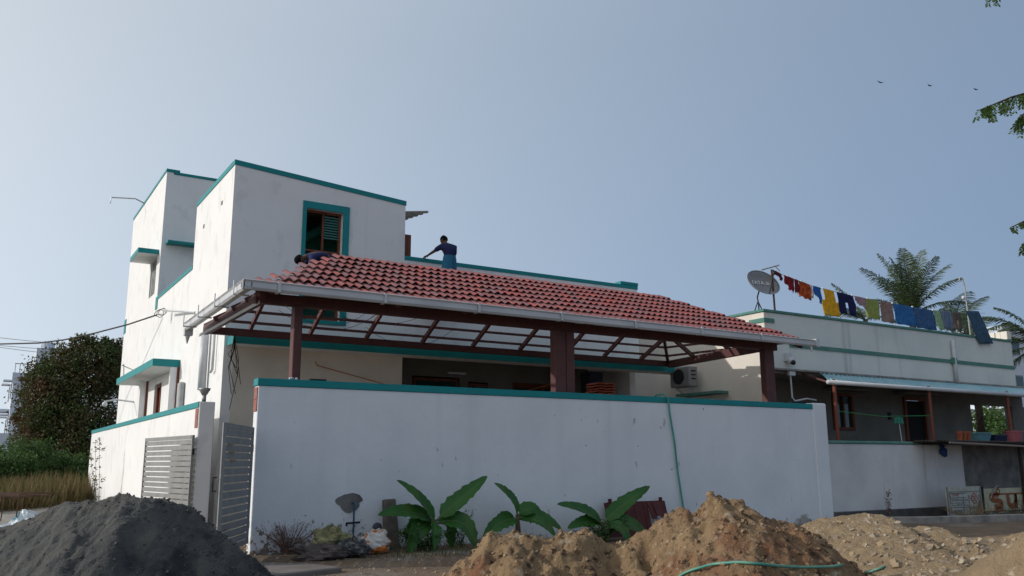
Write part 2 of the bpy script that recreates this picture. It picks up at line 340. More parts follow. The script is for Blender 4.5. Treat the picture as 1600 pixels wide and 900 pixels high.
# roof door and slatted sunshade beside the tower
d = BX('terrace_door', BROWN, house, 9.575, 10.22, 22.0, 22.05, 6.2, 7.93)
sl_ = MB(); sl_.box(9.58, 9.64, 21.35, 23.0, 8.42, 8.48); rack = sl_.build('slat_rack', GALV, house)
for i in range(7):
    y = 21.4+i*.23; MB().bar((9.6, y, 8.36), (10.34-.05*i+.1, y, 8.50), .10, .05).build('slat', CONC, rack)
# side windows
for y, x0 in ((31.2, 4.68), (26.1, 4.68)):
    f = BX('window_fin', CREAM if False else WHITE, house, x0, 4.93, y, y+.12, 2.3, 4.22)
    BX('fin_edge_frame', BROWN, f, 4.86, 4.925, y-.03, y, 2.3, 4.22)
wf = MB()
for b in ((5.0, 5.06, 28.75, 28.85, 1.6, 4.0), (5.0, 5.06, 29.85, 29.95, 1.6, 4.0), (5.0, 5.06, 29.3, 29.36, 1.6, 4.0), (5.0, 5.06, 28.85, 29.85, 3.9, 4.0)): wf.box(*b)
wf = wf.build('window_frame', BROWN, house); BX('shutter', BROWN, wf, 5.07, 5.1, 28.75, 29.95, 1.6, 4.0)
g = MB()
for i in range(5): g.tube([(5.0, 31.55+i*.26, 7.28), (5.0, 31.55+i*.26, 8.58)], .02, 6)
g = g.build('window_bars', GALV, house); BX('pane', GLASS, g, 5.08, 5.1, 31.5, 32.64, 7.28, 8.58)
# pipes and small fittings
MB().tube([(4.80, 22.5, 4.75), (4.80, 22.5, 3.3)], .10, 12).build('downpipe', PVC, house, smooth=True)
MB().tube([(4.86, 21.75, 4.75), (4.86, 21.75, 3.75), (4.86, 21.9, 3.7)], .035, 8).build('thin_downpipe', PVC, house, smooth=True)
BX('meter_box', GALV, house, 4.78, 4.93, 25.15, 25.5, 3.0, 3.72, bevel=.03)
MB().tube([(4.93, 35.6, 11.62), (4.6, 35.6, 11.75), (3.72, 35.45, 11.62), (3.70, 35.45, 11.38)], .025, 6).build('bent_rod', GALV, house)
MB().tube([(4.93, 24.5, 5.35), (4.93, 24.5, 5.58), (4.63, 27.6, 6.08)], .035, 6).build('cable_bracket', PVC, house)
fl = MB().box(3.86, 4.02, 19.8, 20.1, 4.36, 4.62).box(3.84, 4.0, 19.86, 20.0, 4.15, 4.3)
fl.tube([(3.95, 19.95, 4.62), (3.95, 20.0, 4.1), (3.92, 19.95, 3.98)], [.03, .05, .005], 8); 
for (x, y, z) in ((4.92, 22.1, 8.05), (4.92, 24.1, 7.9)): BX('tower_vent', CONC, house, 4.915, 4.93, y, y+.12, z, z+.1)
MB().tube([(4.93, 32.0, 4.5), (4.3, 33.0, 4.9), (4.3, 32.6, 4.9), (4.3, 32.4, 4.45)], .018, 5).build('wire_loop', GALV, house)
MB().ball((3.9, 33.4, 3.55), .09).tube([(4.93, 34, 3.7), (4.3, 33.8, 3.75), (3.95, 33.5, 3.66)], .03, 6).build('security_camera', PVC, house, smooth=True)
bl = MB()
for i in range(7):
    x = 4.99+random.uniform(-.05, .1); l = random.uniform(.5, 1.6)
    bl.tube([(5.0, 20.38, 4.45), (x, 20.34, 4.1), (x+random.uniform(-.1, .12), 20.34, 4.3-l*.5), (x+random.uniform(-.15, .2), 20.36, 4.3-l)], .008, 4)
bl.build('loose_cables', BLACK, house)
MB().tube([(7.18, 20.97, 4.0), (7.2, 20.9, 3.9), (9, 20.8, 3.5), (11, 20.9, 3.15), (12.5, 21, 3.25), (14.6, 21.2, 3.8)], .012, 5).build('orange_cable', mat('orange_cable', (.4, .14, .03)), house)
# porch contents seen over the wall
for (x0, x1, z0, z1) in ((11.05, 12.55, 1.25, 4.0), (12.95, 13.55, 1.65, 3.9)):
    f = BX('porch_window', BROWN, house, x0, x1, 23.42, 23.46, z0, z1); BX('pane', GLASS, f, x0+.08, x1-.08, 23.40, 23.42, z0+.08, z1-.08)
f = BX('porch_door', BROWN, house, 14.5, 16.9, 23.45, 23.5, .4, 4.0)
for i in range(4): BX('door_panel', mat('dark_door_panel', (.06, .035, .03)) if i == 0 else bpy.data.materials['dark_door_panel'], f, 14.6+i*.58, 15.08+i*.58, 23.42, 23.45, .6, 3.85)
BX('porch_light', PVC, house, 11.95, 12.55, 22.9, 22.98, 4.1, 4.16)
BX('porch_pillar', mat('dark_blue_pillar', (.03, .035, .06)), house, 16.0, 16.5, 21.3, 21.8, .3, 4.24)

# ------------------------------------------------------------------ boundary walls and gate
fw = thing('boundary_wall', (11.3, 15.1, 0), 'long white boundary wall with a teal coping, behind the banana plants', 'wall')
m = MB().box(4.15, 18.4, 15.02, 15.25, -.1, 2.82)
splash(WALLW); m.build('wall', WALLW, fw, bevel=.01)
BX('end_pier', WALLW, fw, 18.4, 18.93, 15.0, 15.28, -.1, 2.98, bevel=.03)
BX('coping', TEAL, fw, 4.13, 18.4, 15.0, 15.27, 2.82, 2.95, bevel=.008)
REDT = mat('red_patterned_tile', (.30, .06, .03), (.20, .12, .09), scale=14, lo=.5, hi=.6, rough=.4)
for i in range(2):
    t = BX('wall_tile', REDT, fw, 4.135, 4.15, 15.035, 15.235, 2.38+i*.21, 2.585+i*.21, bevel=.004)
pm = MB(); pts = []
for i in range(22):
    t = 2*pi*i/22; r = 1+.18*(random.random()-.5); pts.append((5.88+.24*r*cos(t)*(1.1 if sin(t) > 0 else .8), 15.02, .80+.17*r*sin(t)))
pm.poly(pts, (0, -.012, 0)).build('cement_patch', CEMSHADE, fw)
pts = [(8.2+.14*cos(2*pi*i/12)*random.uniform(.8, 1.1), 15.02, .72+.1*sin(2*pi*i/12)) for i in range(12)]
sw = thing('side_wall', (4.27, 29, 0), 'white side wall with a teal coping running back from the gate pillar', 'wall')
MB().box(4.15, 4.38, 19.9, 38.8, -.1, 2.69).build('wall', WHITE, sw, bevel=.01)
BX('coping', TEAL, sw, 4.13, 4.40, 19.56, 38.82, 2.69, 2.82, bevel=.008)
BX('gate_pillar', WHITE, sw, 4.15, 4.48, 19.54, 19.9, -.1, 2.82, bevel=.015)
for i in range(2): BX('wall_tile', REDT, sw, 4.135, 4.15, 19.58, 19.84, 2.26+i*.21, 2.465+i*.21, bevel=.004)
lamp = thing('pillar_lamp', (4.27, 19.7, 2.82), 'small metal lamp shaped like a funnel on the gate pillar', 'lamp')
MB().tube([(4.27, 19.7, 2.822), (4.27, 19.7, 2.97)], .045, 12).build('stem', GALV, lamp, smooth=True)
MB().tube([(4.27, 19.7, 2.97), (4.27, 19.7, 3.08), (4.27, 19.7, 3.12)], [.05, .12, .13], 14).build('shade', GALV, lamp, smooth=True)
def gate(hinge, free, label):
    hx, hy = hinge; fx, fy = free; L = math.hypot(fx-hx, fy-hy); t = thing('gate_leaf', (hx, hy, 0), label, 'gate', 'two leaves of the open driveway gate')
    d = Vector(((fx-hx)/L, (fy-hy)/L, 0)); P = lambda s, z: Vector((hx, hy, z))+d*s
    f = MB(); f.bar(P(.03, .2), P(.03, 2.1), .06, .05, (1, 0, 0)); f.bar(P(L-.03, .2), P(L-.03, 2.1), .06, .05, (1, 0, 0))
    f.bar(P(.06, 2.06), P(L-.06, 2.06), .05, .08); f.bar(P(.06, .24), P(L-.06, .24), .05, .08); f.build('frame', GATEG, t)
    n = 15; st = (2.02-.28)/n
    for i in range(n):
        z = .28+st*(i+.5); MB().bar(P(.06, z), P(L-.06, z), .03, st-.022).build('slat', GATEG, t)
    h = MB(); e = d.cross(Vector((0, 0, 1)))*.07
    h.tube([P(L-.02, 1.3)+e, P(L+.1, 1.3)+e*1.3, P(L+.1, 1.1)+e*1.3, P(L-.02, 1.1)+e], .012, 6); h.build('handle', BLACK, t)
    for z in (.5, 1.75): MB().tube([P(-.01, z-.06), P(-.01, z+.06)], .03, 8).build('hinge', BLACK, t)
    return t
gate((4.07, 19.5), (3.6, 22.5), 'grey slatted gate leaf folded against the sunlit side wall')
g2 = gate((4.08, 14.97), (3.2, 13.3), 'grey slatted gate leaf in shade, hinged at the end of the long front wall')
for i in range(3): MB().tube([(3.55-.05*i, 13.9-.1*i, 1.55+.12*i), (3.40-.05*i, 13.62-.1*i, 1.55+.12*i)], .012, 6).build('bolt', mat('brass', (.35, .25, .1), metal=.6, rough=.4) if i == 0 else bpy.data.materials['brass'], g2)

# ------------------------------------------------------------------ carport
cp = thing('carport', (11, 17.6, 0), 'hipped carport on dark red steel posts, tiled only on its front slope', 'carport')
EY, RY, BY = 14.85, 17.8, 20.2; EZ, RZ, BZ = 4.50, 5.93, 4.50
RX0, RX1 = 6.54, 15.75
for (x0, x1, y0, y1) in ((4.81, 4.97, 15.3, 15.5), (10.57, 10.86, 15.3, 15.5), (10.875, 11.09, 15.3, 15.5), (17.09, 17.42, 15.3, 15.5)):
    BX('post', MAROON, cp, x0, x1, y0, y1, 0, 4.33, bevel=.012)
bm_ = lambda p, q, wd=.12, h=.18, n='beam': MB().bar(p, q, wd, h).build(n, MAROON, cp, bevel=.008)
bm_((4.1, 15.4, 4.42), (17.6, 15.4, 4.42), .14, .2); bm_((4.30, 20.2, 4.48), (18.25, 20.2, 4.48), .12, .17)
bm_((4.22, 15.3, 4.42), (4.30, 20.13, 4.46), .12, .2); bm_((17.3, 15.47, 4.42), (18.2, 20.13, 4.46), .12, .22)
MB().box(4.155, 4.165, 15.3, 20.1, 4.30, 4.36).build('lit_beam_edge', PVC, cp)  # pale strip stands for light along the beam's lower edge
bm_((RX0, RY, RZ-.05), (RX1, RY, RZ-.05), .08, .12, 'ridge_beam')
rf = lambda p, q: MB().bar(p, q, .07, .11).build('rafter', MAROON, cp)
fz = lambda y: EZ+(RZ-EZ)*(y-EY)/(RY-EY)-.09
bz = lambda y: BZ+(RZ-BZ)*(BY-y)/(BY-RY)
for x in (6.75, 8.2, 9.75, 11.25, 12.75, 14.3, 15.7):
    rf((x, BY, bz(BY)+.06), (x, RY+.05, bz(RY+.05)-.06)); rf((x, EY+.1, fz(EY+.1)), (x, RY-.05, fz(RY-.05)-.02))
for a, b in (((4.3, 20.2, 4.55), (RX0, RY, RZ-.06)), ((18.2, 20.2, 4.55), (RX1, RY, RZ-.06)), ((4.0, EY, fz(EY)), (RX0, RY, RZ-.1)), ((18.0, EY, fz(EY)), (RX1, RY, RZ-.1))):
    MB().bar(a, b, .08, .13).build('hip_rafter', MAROON, cp)
rf((5.31, BY, 4.56), (5.31, 19.1, 5.12)); rf((17.1, BY, 4.56), (17.1, 19.0, 5.12))
for y in (16.2, 17.2, 18.7):   # side slopes, still open
    t = (17.8-y)/(17.8-14.85) if y < 17.8 else (y-17.8)/(20.2-17.8)
    rf((4.05+.1, y, 4.5), (RX0-(RX0-4.1)*t, y, RZ-.1-(RZ-4.55)*t)); rf((17.9, y, 4.5), (RX1+(18-RX1)*t, y, RZ-.1-(RZ-4.55)*t))
pu = lambda p, q: MB().bar(p, q, .05, .06).build('purlin', MAROON, cp)
for k in (.07, .21, .36, .52, .70, .87):
    y = BY-(BY-RY)*k; z = BZ+(RZ-BZ)*k+.1; xa = 4.3+(RX0-4.3)*k; xb = 18.2-(18.2-RX1)*k
    pu((xa, y, z), (xb, y, z))
    y2 = EY+(RY-EY)*k; z2 = fz(y2)+.02; xc = 4.05+(RX0-4.05)*k; xd = 18.0-(18.0-RX1)*k
    pu((xa, y-.03, z), (xc, y2+.03, z2)); pu((xb, y-.03, z), (xd, y2+.03, z2)); pu((xc, y2, z2), (xd, y2, z2))
# gutter: a boxed white channel with a rolled lip
def gutter(p, q, out, name='gutter'):
    p = Vector(p); q = Vector(q); o = Vector(out); g = MB()
    prof = [(.0, .12), (.0, 0), (.11, -.01), (.14, .03), (.14, .12), (.165, .15), (.15, .165), (.125, .14), (.125, .05), (.10, .012), (.015, .015), (.015, .12)]
    a = [p+o*x+Vector((0, 0, z)) for x, z in prof]; b = [q+o*x+Vector((0, 0, z)) for x, z in prof]; n = len(prof)
    g.add(a+b, [tuple(range(n)), tuple(range(2*n-1, n-1, -1))]+[(i, (i+1) % n, (i+1) % n+n, i+n) for i in range(n)])
    return g.build(name, PVC, cp)
g1 = gutter((3.70, 14.84, 4.44), (18.3, 14.84, 4.41), (0, -1, 0)); g0 = gutter((3.86, 14.70, 4.44), (3.96, 20.0, 4.42), (-1, 0, 0))
for i in range(8):
    x = 4.3+i*2.0; MB().box(x, x+.05, 14.665, 14.86, 4.415, 4.43).box(x, x+.05, 14.66, 14.675, 4.415, 4.60).build('bracket', PVC, g1)
for i in range(4):
    y = 15.2+i*1.4; MB().box(3.68, 3.95, y, y+.04, 4.40, 4.425).box(3.67, 3.685, y, y+.04, 4.40, 4.66).build('bracket', PVC, g0)
MB().box(3.82, 4.0, 19.98, 20.12, 4.30, 4.60).tube([(3.9, 20.05, 4.3), (3.9, 20.05, 4.12)], [.06, .01], 10).build('gutter_outlet', PVC, cp)
MB().box(18.3, 18.45, 14.68, 14.86, 4.40, 4.60).tube([(18.2, 14.75, 4.4), (18.2, 14.75, 4.28)], .03, 8).build('gutter_outlet', PVC, cp)
BX('eave_flashing', PVC, cp, 3.87, 4.05, 14.85, 19.9, 4.57, 4.585)
# clay tiles of the front slope
COLW = .180; NROW = 8; SL = Vector((0, RY-EY, RZ-EZ)); SLN = SL.normalized(); NR = Vector((1, 0, 0)).cross(SLN).normalized(); RL = SL.length/NROW
prof = []
for i in range(7):
    t = i/6; prof.append((t*.145, .054*sin(pi*t)**.9))
prof += [(.162, -.010), (.184, .0)]
tv = []; tf = []
np_ = len(prof)
for e, (s, lift) in enumerate(((0, .047), (RL+.05, .004))):
    for (x, h) in prof: p = Vector((x, 0, 0))+SLN*s+NR*(h*(1 if e == 0 else .8)+lift); tv.append(p)
for (x, h) in prof: tv.append(Vector((x, 0, 0))+NR*(h+.047-.011)+SLN*.004)
for i in range(np_-1): tf.append((i, i+1, np_+i+1, np_+i)); tf.append((2*np_+i, 2*np_+i+1, i+1, i))
tmesh = bpy.data.meshes.new('tile'); tmesh.from_pydata([tuple(v) for v in tv], [], tf); tmesh.update(); tmesh.materials.append(TILE)
places = []
for r in range(NROW):
    k = r/NROW; xa = 4.02+(RX0-4.02)*k; xb = 18.05-(18.05-RX1)*k
    i0 = math.ceil((xa-4.02)/COLW); i1 = int((xb-4.02)/COLW)
    for i in range(i0, i1):
        p = Vector((4.02+i*COLW, EY, EZ+.04))+SLN*(RL*r-.02)
        places.append(p)
places.sort(key=lambda p: (p-CAM).length)
offc = wloc(cp)
for j, p in enumerate(places[:300]):
    o = bpy.data.objects.new('tile', tmesh); COL.objects.link(o); o.parent = cp
    o.location = p-offc+NR*random.uniform(-.004, .006)+SLN*random.uniform(-.012, .012); o.rotation_euler = (0, 0, random.uniform(-.035, .035))
rest = MB()
for p in places[300:]:
    jit = NR*random.uniform(-.003, .004)+SLN*random.uniform(-.008, .008); rest.add([p+v+jit for v in tv], tf)
tag(rest.build('far_tiles', TILE, cp), kind='stuff')
LBLOCK = mat('light_block_dark', (.035, .012, .012), rough=.9)  # near-black red put where the tile gaps lie in shade
q0 = Vector((0, 0, EZ-.02)); MB().hexa([(4.06, EY+.02, EZ-.015), (17.98, EY+.02, EZ-.015), (RX1, RY, RZ-.015), (RX0, RY, RZ-.015), (4.06, EY+.02, EZ+.012), (17.98, EY+.02, EZ+.012), (RX1, RY, RZ+.012), (RX0, RY, RZ+.012)]).build('light_block_board', LBLOCK, cp)  # board added to block light from beneath and darken the tile gaps
zb = lambda y: BZ+(RZ-BZ)*(BY-y)/(BY-RY)
MB().hexa([(6.7, RY+.3, zb(RY+.3)+.13), (13.9, RY+.3, zb(RY+.3)+.13), (13.9, 19.15, zb(19.15)+.13), (6.3, 19.15, zb(19.15)+.13), (6.7, RY+.3, zb(RY+.3)+.15), (13.9, RY+.3, zb(RY+.3)+.15), (13.9, 19.15, zb(19.15)+.15), (6.3, 19.15, zb(19.15)+.15)]).build('light_block_board', LBLOCK, cp)  # unseen board added to keep light off the house wall behind
# ridge and hip cap tiles
def caps(p, q, n, nm):
    p = Vector(p); q = Vector(q); d = (q-p)/n
    for i in range(n):
        a = p+d*i; b = p+d*(i+1.12); s = MB(); side = d.normalized().cross(Vector((0, 0, 1))).normalized()
        vs = []
        for c, r_ in ((a, .095), (b, .075)):
            for k_ in range(7): t = pi*k_/6; vs.append(c+side*cos(t)*r_+Vector((0, 0, 1))*sin(t)*r_*.7)
        for c, r_ in ((a, .078), (b, .06)):
            for k_ in range(7): t = pi*k_/6; vs.append(c+side*cos(t)*r_+Vector((0, 0, 1))*sin(t)*r_*.7)
        f = [(i_, i_+1, i_+8, i_+7) for i_ in range(6)]+[(14+i_, 21+i_, 22+i_, 15+i_) for i_ in range(6)]+[(i_, 14+i_, 15+i_, i_+1) for i_ in range(6)]
        s.add(vs, f).build(nm, TILE, cp)
caps((RX0, RY, RZ+.0), (RX1, RY, RZ+.0), 28, 'ridge_tile')
# slack wiring under the frame
wr = MB()
for i in range(6):
    x0 = random.uniform(5, 9.5); x1 = x0+random.uniform(.8, 2.6); y = random.uniform(18.5, 20.1); z = bz(y)+.02; s = random.uniform(.15, .5)
    wr.tube([(x0+(x1-x0)*t/8, y, z-s*4*(t/8)*(1-t/8)+.1*t/8) for t in range(9)], .005, 4, cap=False)
wr.build('slack_wire', BLACK, cp)
# ------------------------------------------------------------------ neighbouring house
nh = thing('neighbour_house', (26, 21, 0), 'single storey pale green house with a flat roof and a blue awning, at the right', 'house')
m = MB(); wall_y(m, 17.15, 17.38, 19.42, 32.2, 4.12, 5.76); m.build('wall', NWALL, nh, bevel=.01); BX('rear_wall', NWALL, nh, 19.42, 31.98, 26.8, 27.0, 0, 5.76)
m = MB(); wall_x(m, 19.2, 19.42, 17.15, 27.0, 0, 5.76); m.build('side_wall', NWALLL, nh, bevel=.01)
m = MB(); wall_x(m, 31.98, 32.2, 17.38, 27, 4.1, 5.76); wall_x(m, 31.98, 32.22, 17.40, 19.2, 5.76, 6.16, holes=[(17.8, 18.3, 5.8, 6.02)]); m.box(31.98, 32.25, 17.15, 17.395, 5.86, 6.16); m.build('end_parapet', NWALLL, nh, bevel=.01)
BX('roof_slab', CONC, nh, 19.42, 31.98, 17.38, 26.8, 4.6, 4.8)
BX('coping', GREEN, nh, 19.16, 32.24, 17.11, 17.40, 5.76, 5.84, bevel=.01)
BX('coping', GREEN, nh, 19.16, 19.44, 17.40, 27.0, 5.76, 5.84, bevel=.01)
MB().hexa([(20.2, 17.12, 4.79), (32.2, 17.12, 4.76), (32.2, 17.15, 4.76), (20.2, 17.15, 4.79), (20.2, 17.12, 4.91), (32.2, 17.12, 4.88), (32.2, 17.15, 4.88), (20.2, 17.15, 4.91)]).build('painted_band', GREEN, nh)
MB().box(19.17, 19.6, 17.12, 17.15, 5.46, 5.58).box(19.17, 19.2, 17.15, 17.7, 5.46, 5.58).build('corner_band', GREEN, nh)
BX('ledge', CONC, nh, 19.2, 34.5, 16.9, 17.15, 4.06, 4.12, bevel=.01)
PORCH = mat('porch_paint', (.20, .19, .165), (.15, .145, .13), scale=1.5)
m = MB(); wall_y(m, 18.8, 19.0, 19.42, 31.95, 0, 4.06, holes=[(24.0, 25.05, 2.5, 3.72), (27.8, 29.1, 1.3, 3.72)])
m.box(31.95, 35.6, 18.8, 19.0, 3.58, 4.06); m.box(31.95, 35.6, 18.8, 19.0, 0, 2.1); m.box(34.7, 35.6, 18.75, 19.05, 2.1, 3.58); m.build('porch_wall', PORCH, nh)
BX('porch_roof', CONC, nh, 19.42, 35.6, 17.15, 18.8, 4.0, 4.06)
BX('lintel_shade', PORCH, nh, 23.6, 25.5, 18.35, 18.8, 3.78, 3.86); BX('lintel_shade', PORCH, nh, 27.3, 29.6, 18.35, 18.8, 3.78, 3.86)
f = MB().box(24.0, 24.1, 18.74, 18.8, 2.5, 3.72).box(24.95, 25.05, 18.74, 18.8, 2.5, 3.72).box(24.1, 24.95, 18.74, 18.8, 3.62, 3.72).box(24.1, 24.95, 18.74, 18.8, 2.5, 2.6).box(24.5, 24.56, 18.74, 18.8, 2.6, 3.62).build('window', BROWN, nh)
BX('pane', GLASS, f, 24.1, 24.95, 18.82, 18.84, 2.6, 3.62)
f = MB().box(27.8, 27.92, 18.72, 18.8, 1.3, 3.72).box(28.98, 29.1, 18.72, 18.8, 1.3, 3.72).box(27.92, 28.98, 18.72, 18.8, 3.6, 3.72).build('door', BROWN, nh)
BX('door_panel', DARK, f, 27.92, 28.98, 18.85, 18.9, 1.3, 3.6)
for x in (20.85, 25.35, 29.75): MB().tube([(x, 16.2, 0), (x, 16.2, 3.8)], .05, 8).build('porch_post', mat('red_post', (.20, .055, .035), rough=.6) if x < 21 else bpy.data.materials['red_post'], nh)
BX('wall_switch', BLACK, nh, 26.9, 27.05, 18.76, 18.8, 2.9, 3.15)
MB().tube([(28.35, 17.06, 5.55), (28.35, 17.06, 4.12)], .06, 10).build('downpipe', PVC, nh, smooth=True)
MB().box(28.25, 28.45, 17.02, 17.15, 4.74, 4.95).build('pipe_clamp', GREEN, nh)
MB().tube([(19.98, 17.0, 4.02), (20.0, 17.0, 3.3), (20.05, 16.95, 3.2), (20.5, 16.9, 3.28), (20.9, 16.9, 3.25)], .025, 6).build('conduit', PVC, nh)
BX('junction_box', PVC, nh, 19.88, 20.12, 16.93, 17.02, 3.93, 4.05)
l = MB().box(19.93, 20.15, 17.02, 17.15, 4.36, 4.60).ball((20.03, 16.96, 4.36), .11).build('porch_floodlight', PVC, nh); MB().ball((20.0, 16.88, 4.30), .075).build('lamp_eye', BLACK, l)
MB().box(18.75, 19.2, 18.7, 20.5, 3.50, 3.58).build('side_sunshade', GREEN, nh)
# corrugated awning
m = MB(); N = 240; vs = []
M_ = 8
for i in range(N+1):
    x = 20.55+i*(33.2-20.55)/N; c = .018*(1 if (i % 4) in (0, 1) else -1)
    for j in range(M_+1):
        t = j/M_; a = t*radians(72); y = 17.12-.95*(.7*t+.3*sin(a)/sin(radians(72))); z = 4.12-.38*t
        xo = x+(1-t)*.75*(1-i/N); vs.append((xo, y, z+c))
fs = [(i*(M_+1)+j, (i+1)*(M_+1)+j, (i+1)*(M_+1)+j+1, i*(M_+1)+j+1) for i in range(N) for j in range(M_)]
AWN = mat('blue_polycarbonate', (.42, .66, .74), (.28, .54, .64), scale=1.5, rough=.28, trans=.25, spec=.6)
aw = m.add(vs, fs).build('awning_sheet', AWN, nh)
MB().tube([(20.5, 16.13, 3.70), (33.2, 16.13, 3.70)], .065, 10).build('awning_gutter', PVC, nh, smooth=True)
for x in (20.55, 25.3, 29.7, 33.1): MB().bar((x+.05, 17.1, 4.02), (x, 16.2, 3.72), .04, .05).build('awning_bracket', MAROON, nh)
MB().tube([(20.85, 16.2, 2.9), (23, 16.25, 2.80), (25.35, 16.2, 2.88)], .01, 4).build('green_line', mat('green_cord', (.05, .3, .1)), nh)
mp = thing('mop', (23.9, 16.4, 2.03), 'green headed mop leaning head up in the neighbour porch', 'mop')
MB().tube([(24.05, 16.4, 2.05), (24.05, 16.45, 2.72)], .015, 6).build('handle', PVC, mp)
mh = MB()
for i in range(16): a = 2*pi*i/16; mh.tube([(24.05, 16.45, 2.80), (24.05+.14*cos(a), 16.45+.08*sin(a), 2.78), (24.05+.17*cos(a), 16.45+.1*sin(a), 2.62)], .018, 4)
mh.build('head', mat('green_mop', (.05, .28, .20)), mp)
# neighbour boundary wall and plinth
nb = thing('neighbour_wall', (26, 15.15, 0), 'stained pale boundary wall of the neighbour, lower than the white wall beside it', 'wall')
BX('wall', NBND, nb, 18.93, 24.9, 15.05, 15.25, .22, 1.95, bevel=.01); BX('shaded_wall', CEMSHADE, nb, 24.9, 36, 15.05, 15.25, .22, 1.95)  # right stretch coloured darker to stand for shade at the lean-to
BX('plinth', DARKCEM, nb, 18.93, 36, 15.0, 15.28, -.2, .22, bevel=.01); BX('coping', GREEN, nb, 18.93, 24.0, 15.02, 15.28, 1.95, 2.03, bevel=.02)
ct = MB()
for i in range(14):
    a = random.uniform(0, 6.3); r = random.uniform(.02, .12); ct.ball((23.85+r*cos(a), 15.0+random.uniform(-.05, 0), 1.95-random.uniform(0, .35)*(1-r*4)), .07, 6, 5, .6)
tag(ct.build('blue_cloth', mat('blue_cloth', (.03, .07, .22), (.02, .04, .12), scale=12)), 'crumpled dark blue cloth hung over the coping of the low stained wall', 'cloth')
# lean-to
lt = thing('lean_to', (28, 15, 0), 'low dark thatched lean-to roof in front of the neighbour house', 'lean-to')
THA = mat('old_thatch', (.055, .042, .034), (.02, .018, .016), scale=6, stretch=(.3, 3, 3), rough=1, bump=1, bscale=18)
m = MB()
for i in range(60):
    y = 14.05+i*.018+random.uniform(-.03, .03); zz = 2.03+.0*i+random.uniform(-.02, .02); x0 = 22.75+random.uniform(-.25, .2)
    m.tube([(x0, y, zz), (27, y, zz-.02+random.uniform(-.03, .03)), (33, y, zz-.08)], .028, 5)
tag(m.build('thatch', THA, lt), kind='stuff')
BX('roof_sheet', DARK, lt, 22.9, 33, 14.15, 15.04, 1.96, 1.99)
for x in (26.5, 30.5): MB().tube([(x, 14.25, -.2), (x, 14.25, 1.97)], .05, 7).build('pole', THA, lt)
MB().tube([(22.7, 14.05, 1.99), (27, 14.05, 1.9), (33, 14.05, 1.86)], .03, 6).build('front_pole', mat('pale_pole', (.22, .19, .16)), lt)
# things standing on the lean-to
OP = mat('orange_pot', (.32, .09, .04), (.15, .05, .03), scale=9)
o = MB(); 
for i in range(3): o.tube([(25.1+i*.19, 14.9, 2.05), (25.1+i*.19, 14.9, 2.32)], [.07, .095], 12)
for i in range(3): tag(MB().tube([(24.95+i*.2, 15.1, 2.05), (24.95+i*.2, 15.1, 2.36)], [.07, .098], 14).build('flower_pot', OP), ('leftmost of the three orange clay pots on the lean-to roof', 'middle one of the three orange clay pots on the lean-to roof', 'rightmost of the three orange clay pots, next to the pale blue tub')[i], 'pot', 'orange pots on the lean-to')
tb = thing('blue_tub', (26.05, 15.1, 2.05), 'square pale blue plastic tub on the lean-to roof', 'tub'); MB().hexa([(25.72, 14.95, 2.05), (26.22, 14.95, 2.05), (26.22, 15.3, 2.05), (25.72, 15.3, 2.05), (25.66, 14.9, 2.3), (26.28, 14.9, 2.3), (26.28, 15.35, 2.3), (25.66, 15.35, 2.3)]).build('body', mat('pale_blue_plastic', (.12, .26, .30), rough=.4), tb); MB().box(25.63, 26.31, 14.87, 15.38, 2.3, 2.33).build('rim', bpy.data.materials['pale_blue_plastic'], tb)
tb = thing('navy_tub', (26.8, 15.1, 2.04), 'dark navy tub on the lean-to roof beside the pale blue tub', 'tub'); MB().hexa([(26.5, 14.95, 2.04), (27.1, 14.95, 2.04), (27.1, 15.3, 2.04), (26.5, 15.3, 2.04), (26.45, 14.9, 2.25), (27.15, 14.9, 2.25), (27.15, 15.35, 2.25), (26.45, 15.35, 2.25)]).build('body', mat('navy_plastic', (.02, .03, .07), rough=.4), tb); MB().box(26.43, 27.17, 14.87, 15.38, 2.25, 2.28).build('rim', bpy.data.materials['navy_plastic'], tb)
tb = thing('pink_bucket', (27.9, 15.1, 2.03), 'pink bucket at the right end of the lean-to roof', 'bucket'); MB().tube([(27.85, 15.1, 2.03), (27.85, 15.1, 2.38)], [.2, .26], 16).build('body', mat('pink_plastic', (.33, .10, .12), rough=.4), tb); MB().tube([(27.85, 15.1, 2.38), (27.85, 15.1, 2.41)], [.28, .28], 16).build('rim', bpy.data.materials['pink_plastic'], tb)
# low concrete drain wall
dw = MB(); pts = [(19.2, 13.9), (20.2, 13.3), (21.4, 12.9), (24.5, 12.2), (28, 11.4)]
for (a, b), (c, d) in zip(pts, pts[1:]): dw.hexa([(a, b, -.4), (c, d, -.4), (c+.1, d+.22, -.4), (a+.1, b+.22, -.4), (a, b, .15), (c, d, .15), (c+.1, d+.22, .15), (a+.1, b+.22, .15)])
tag(dw.build('drain_wall', CONC, bevel=.012), 'low grey concrete drain edge in front of the sign boards', 'kerb')

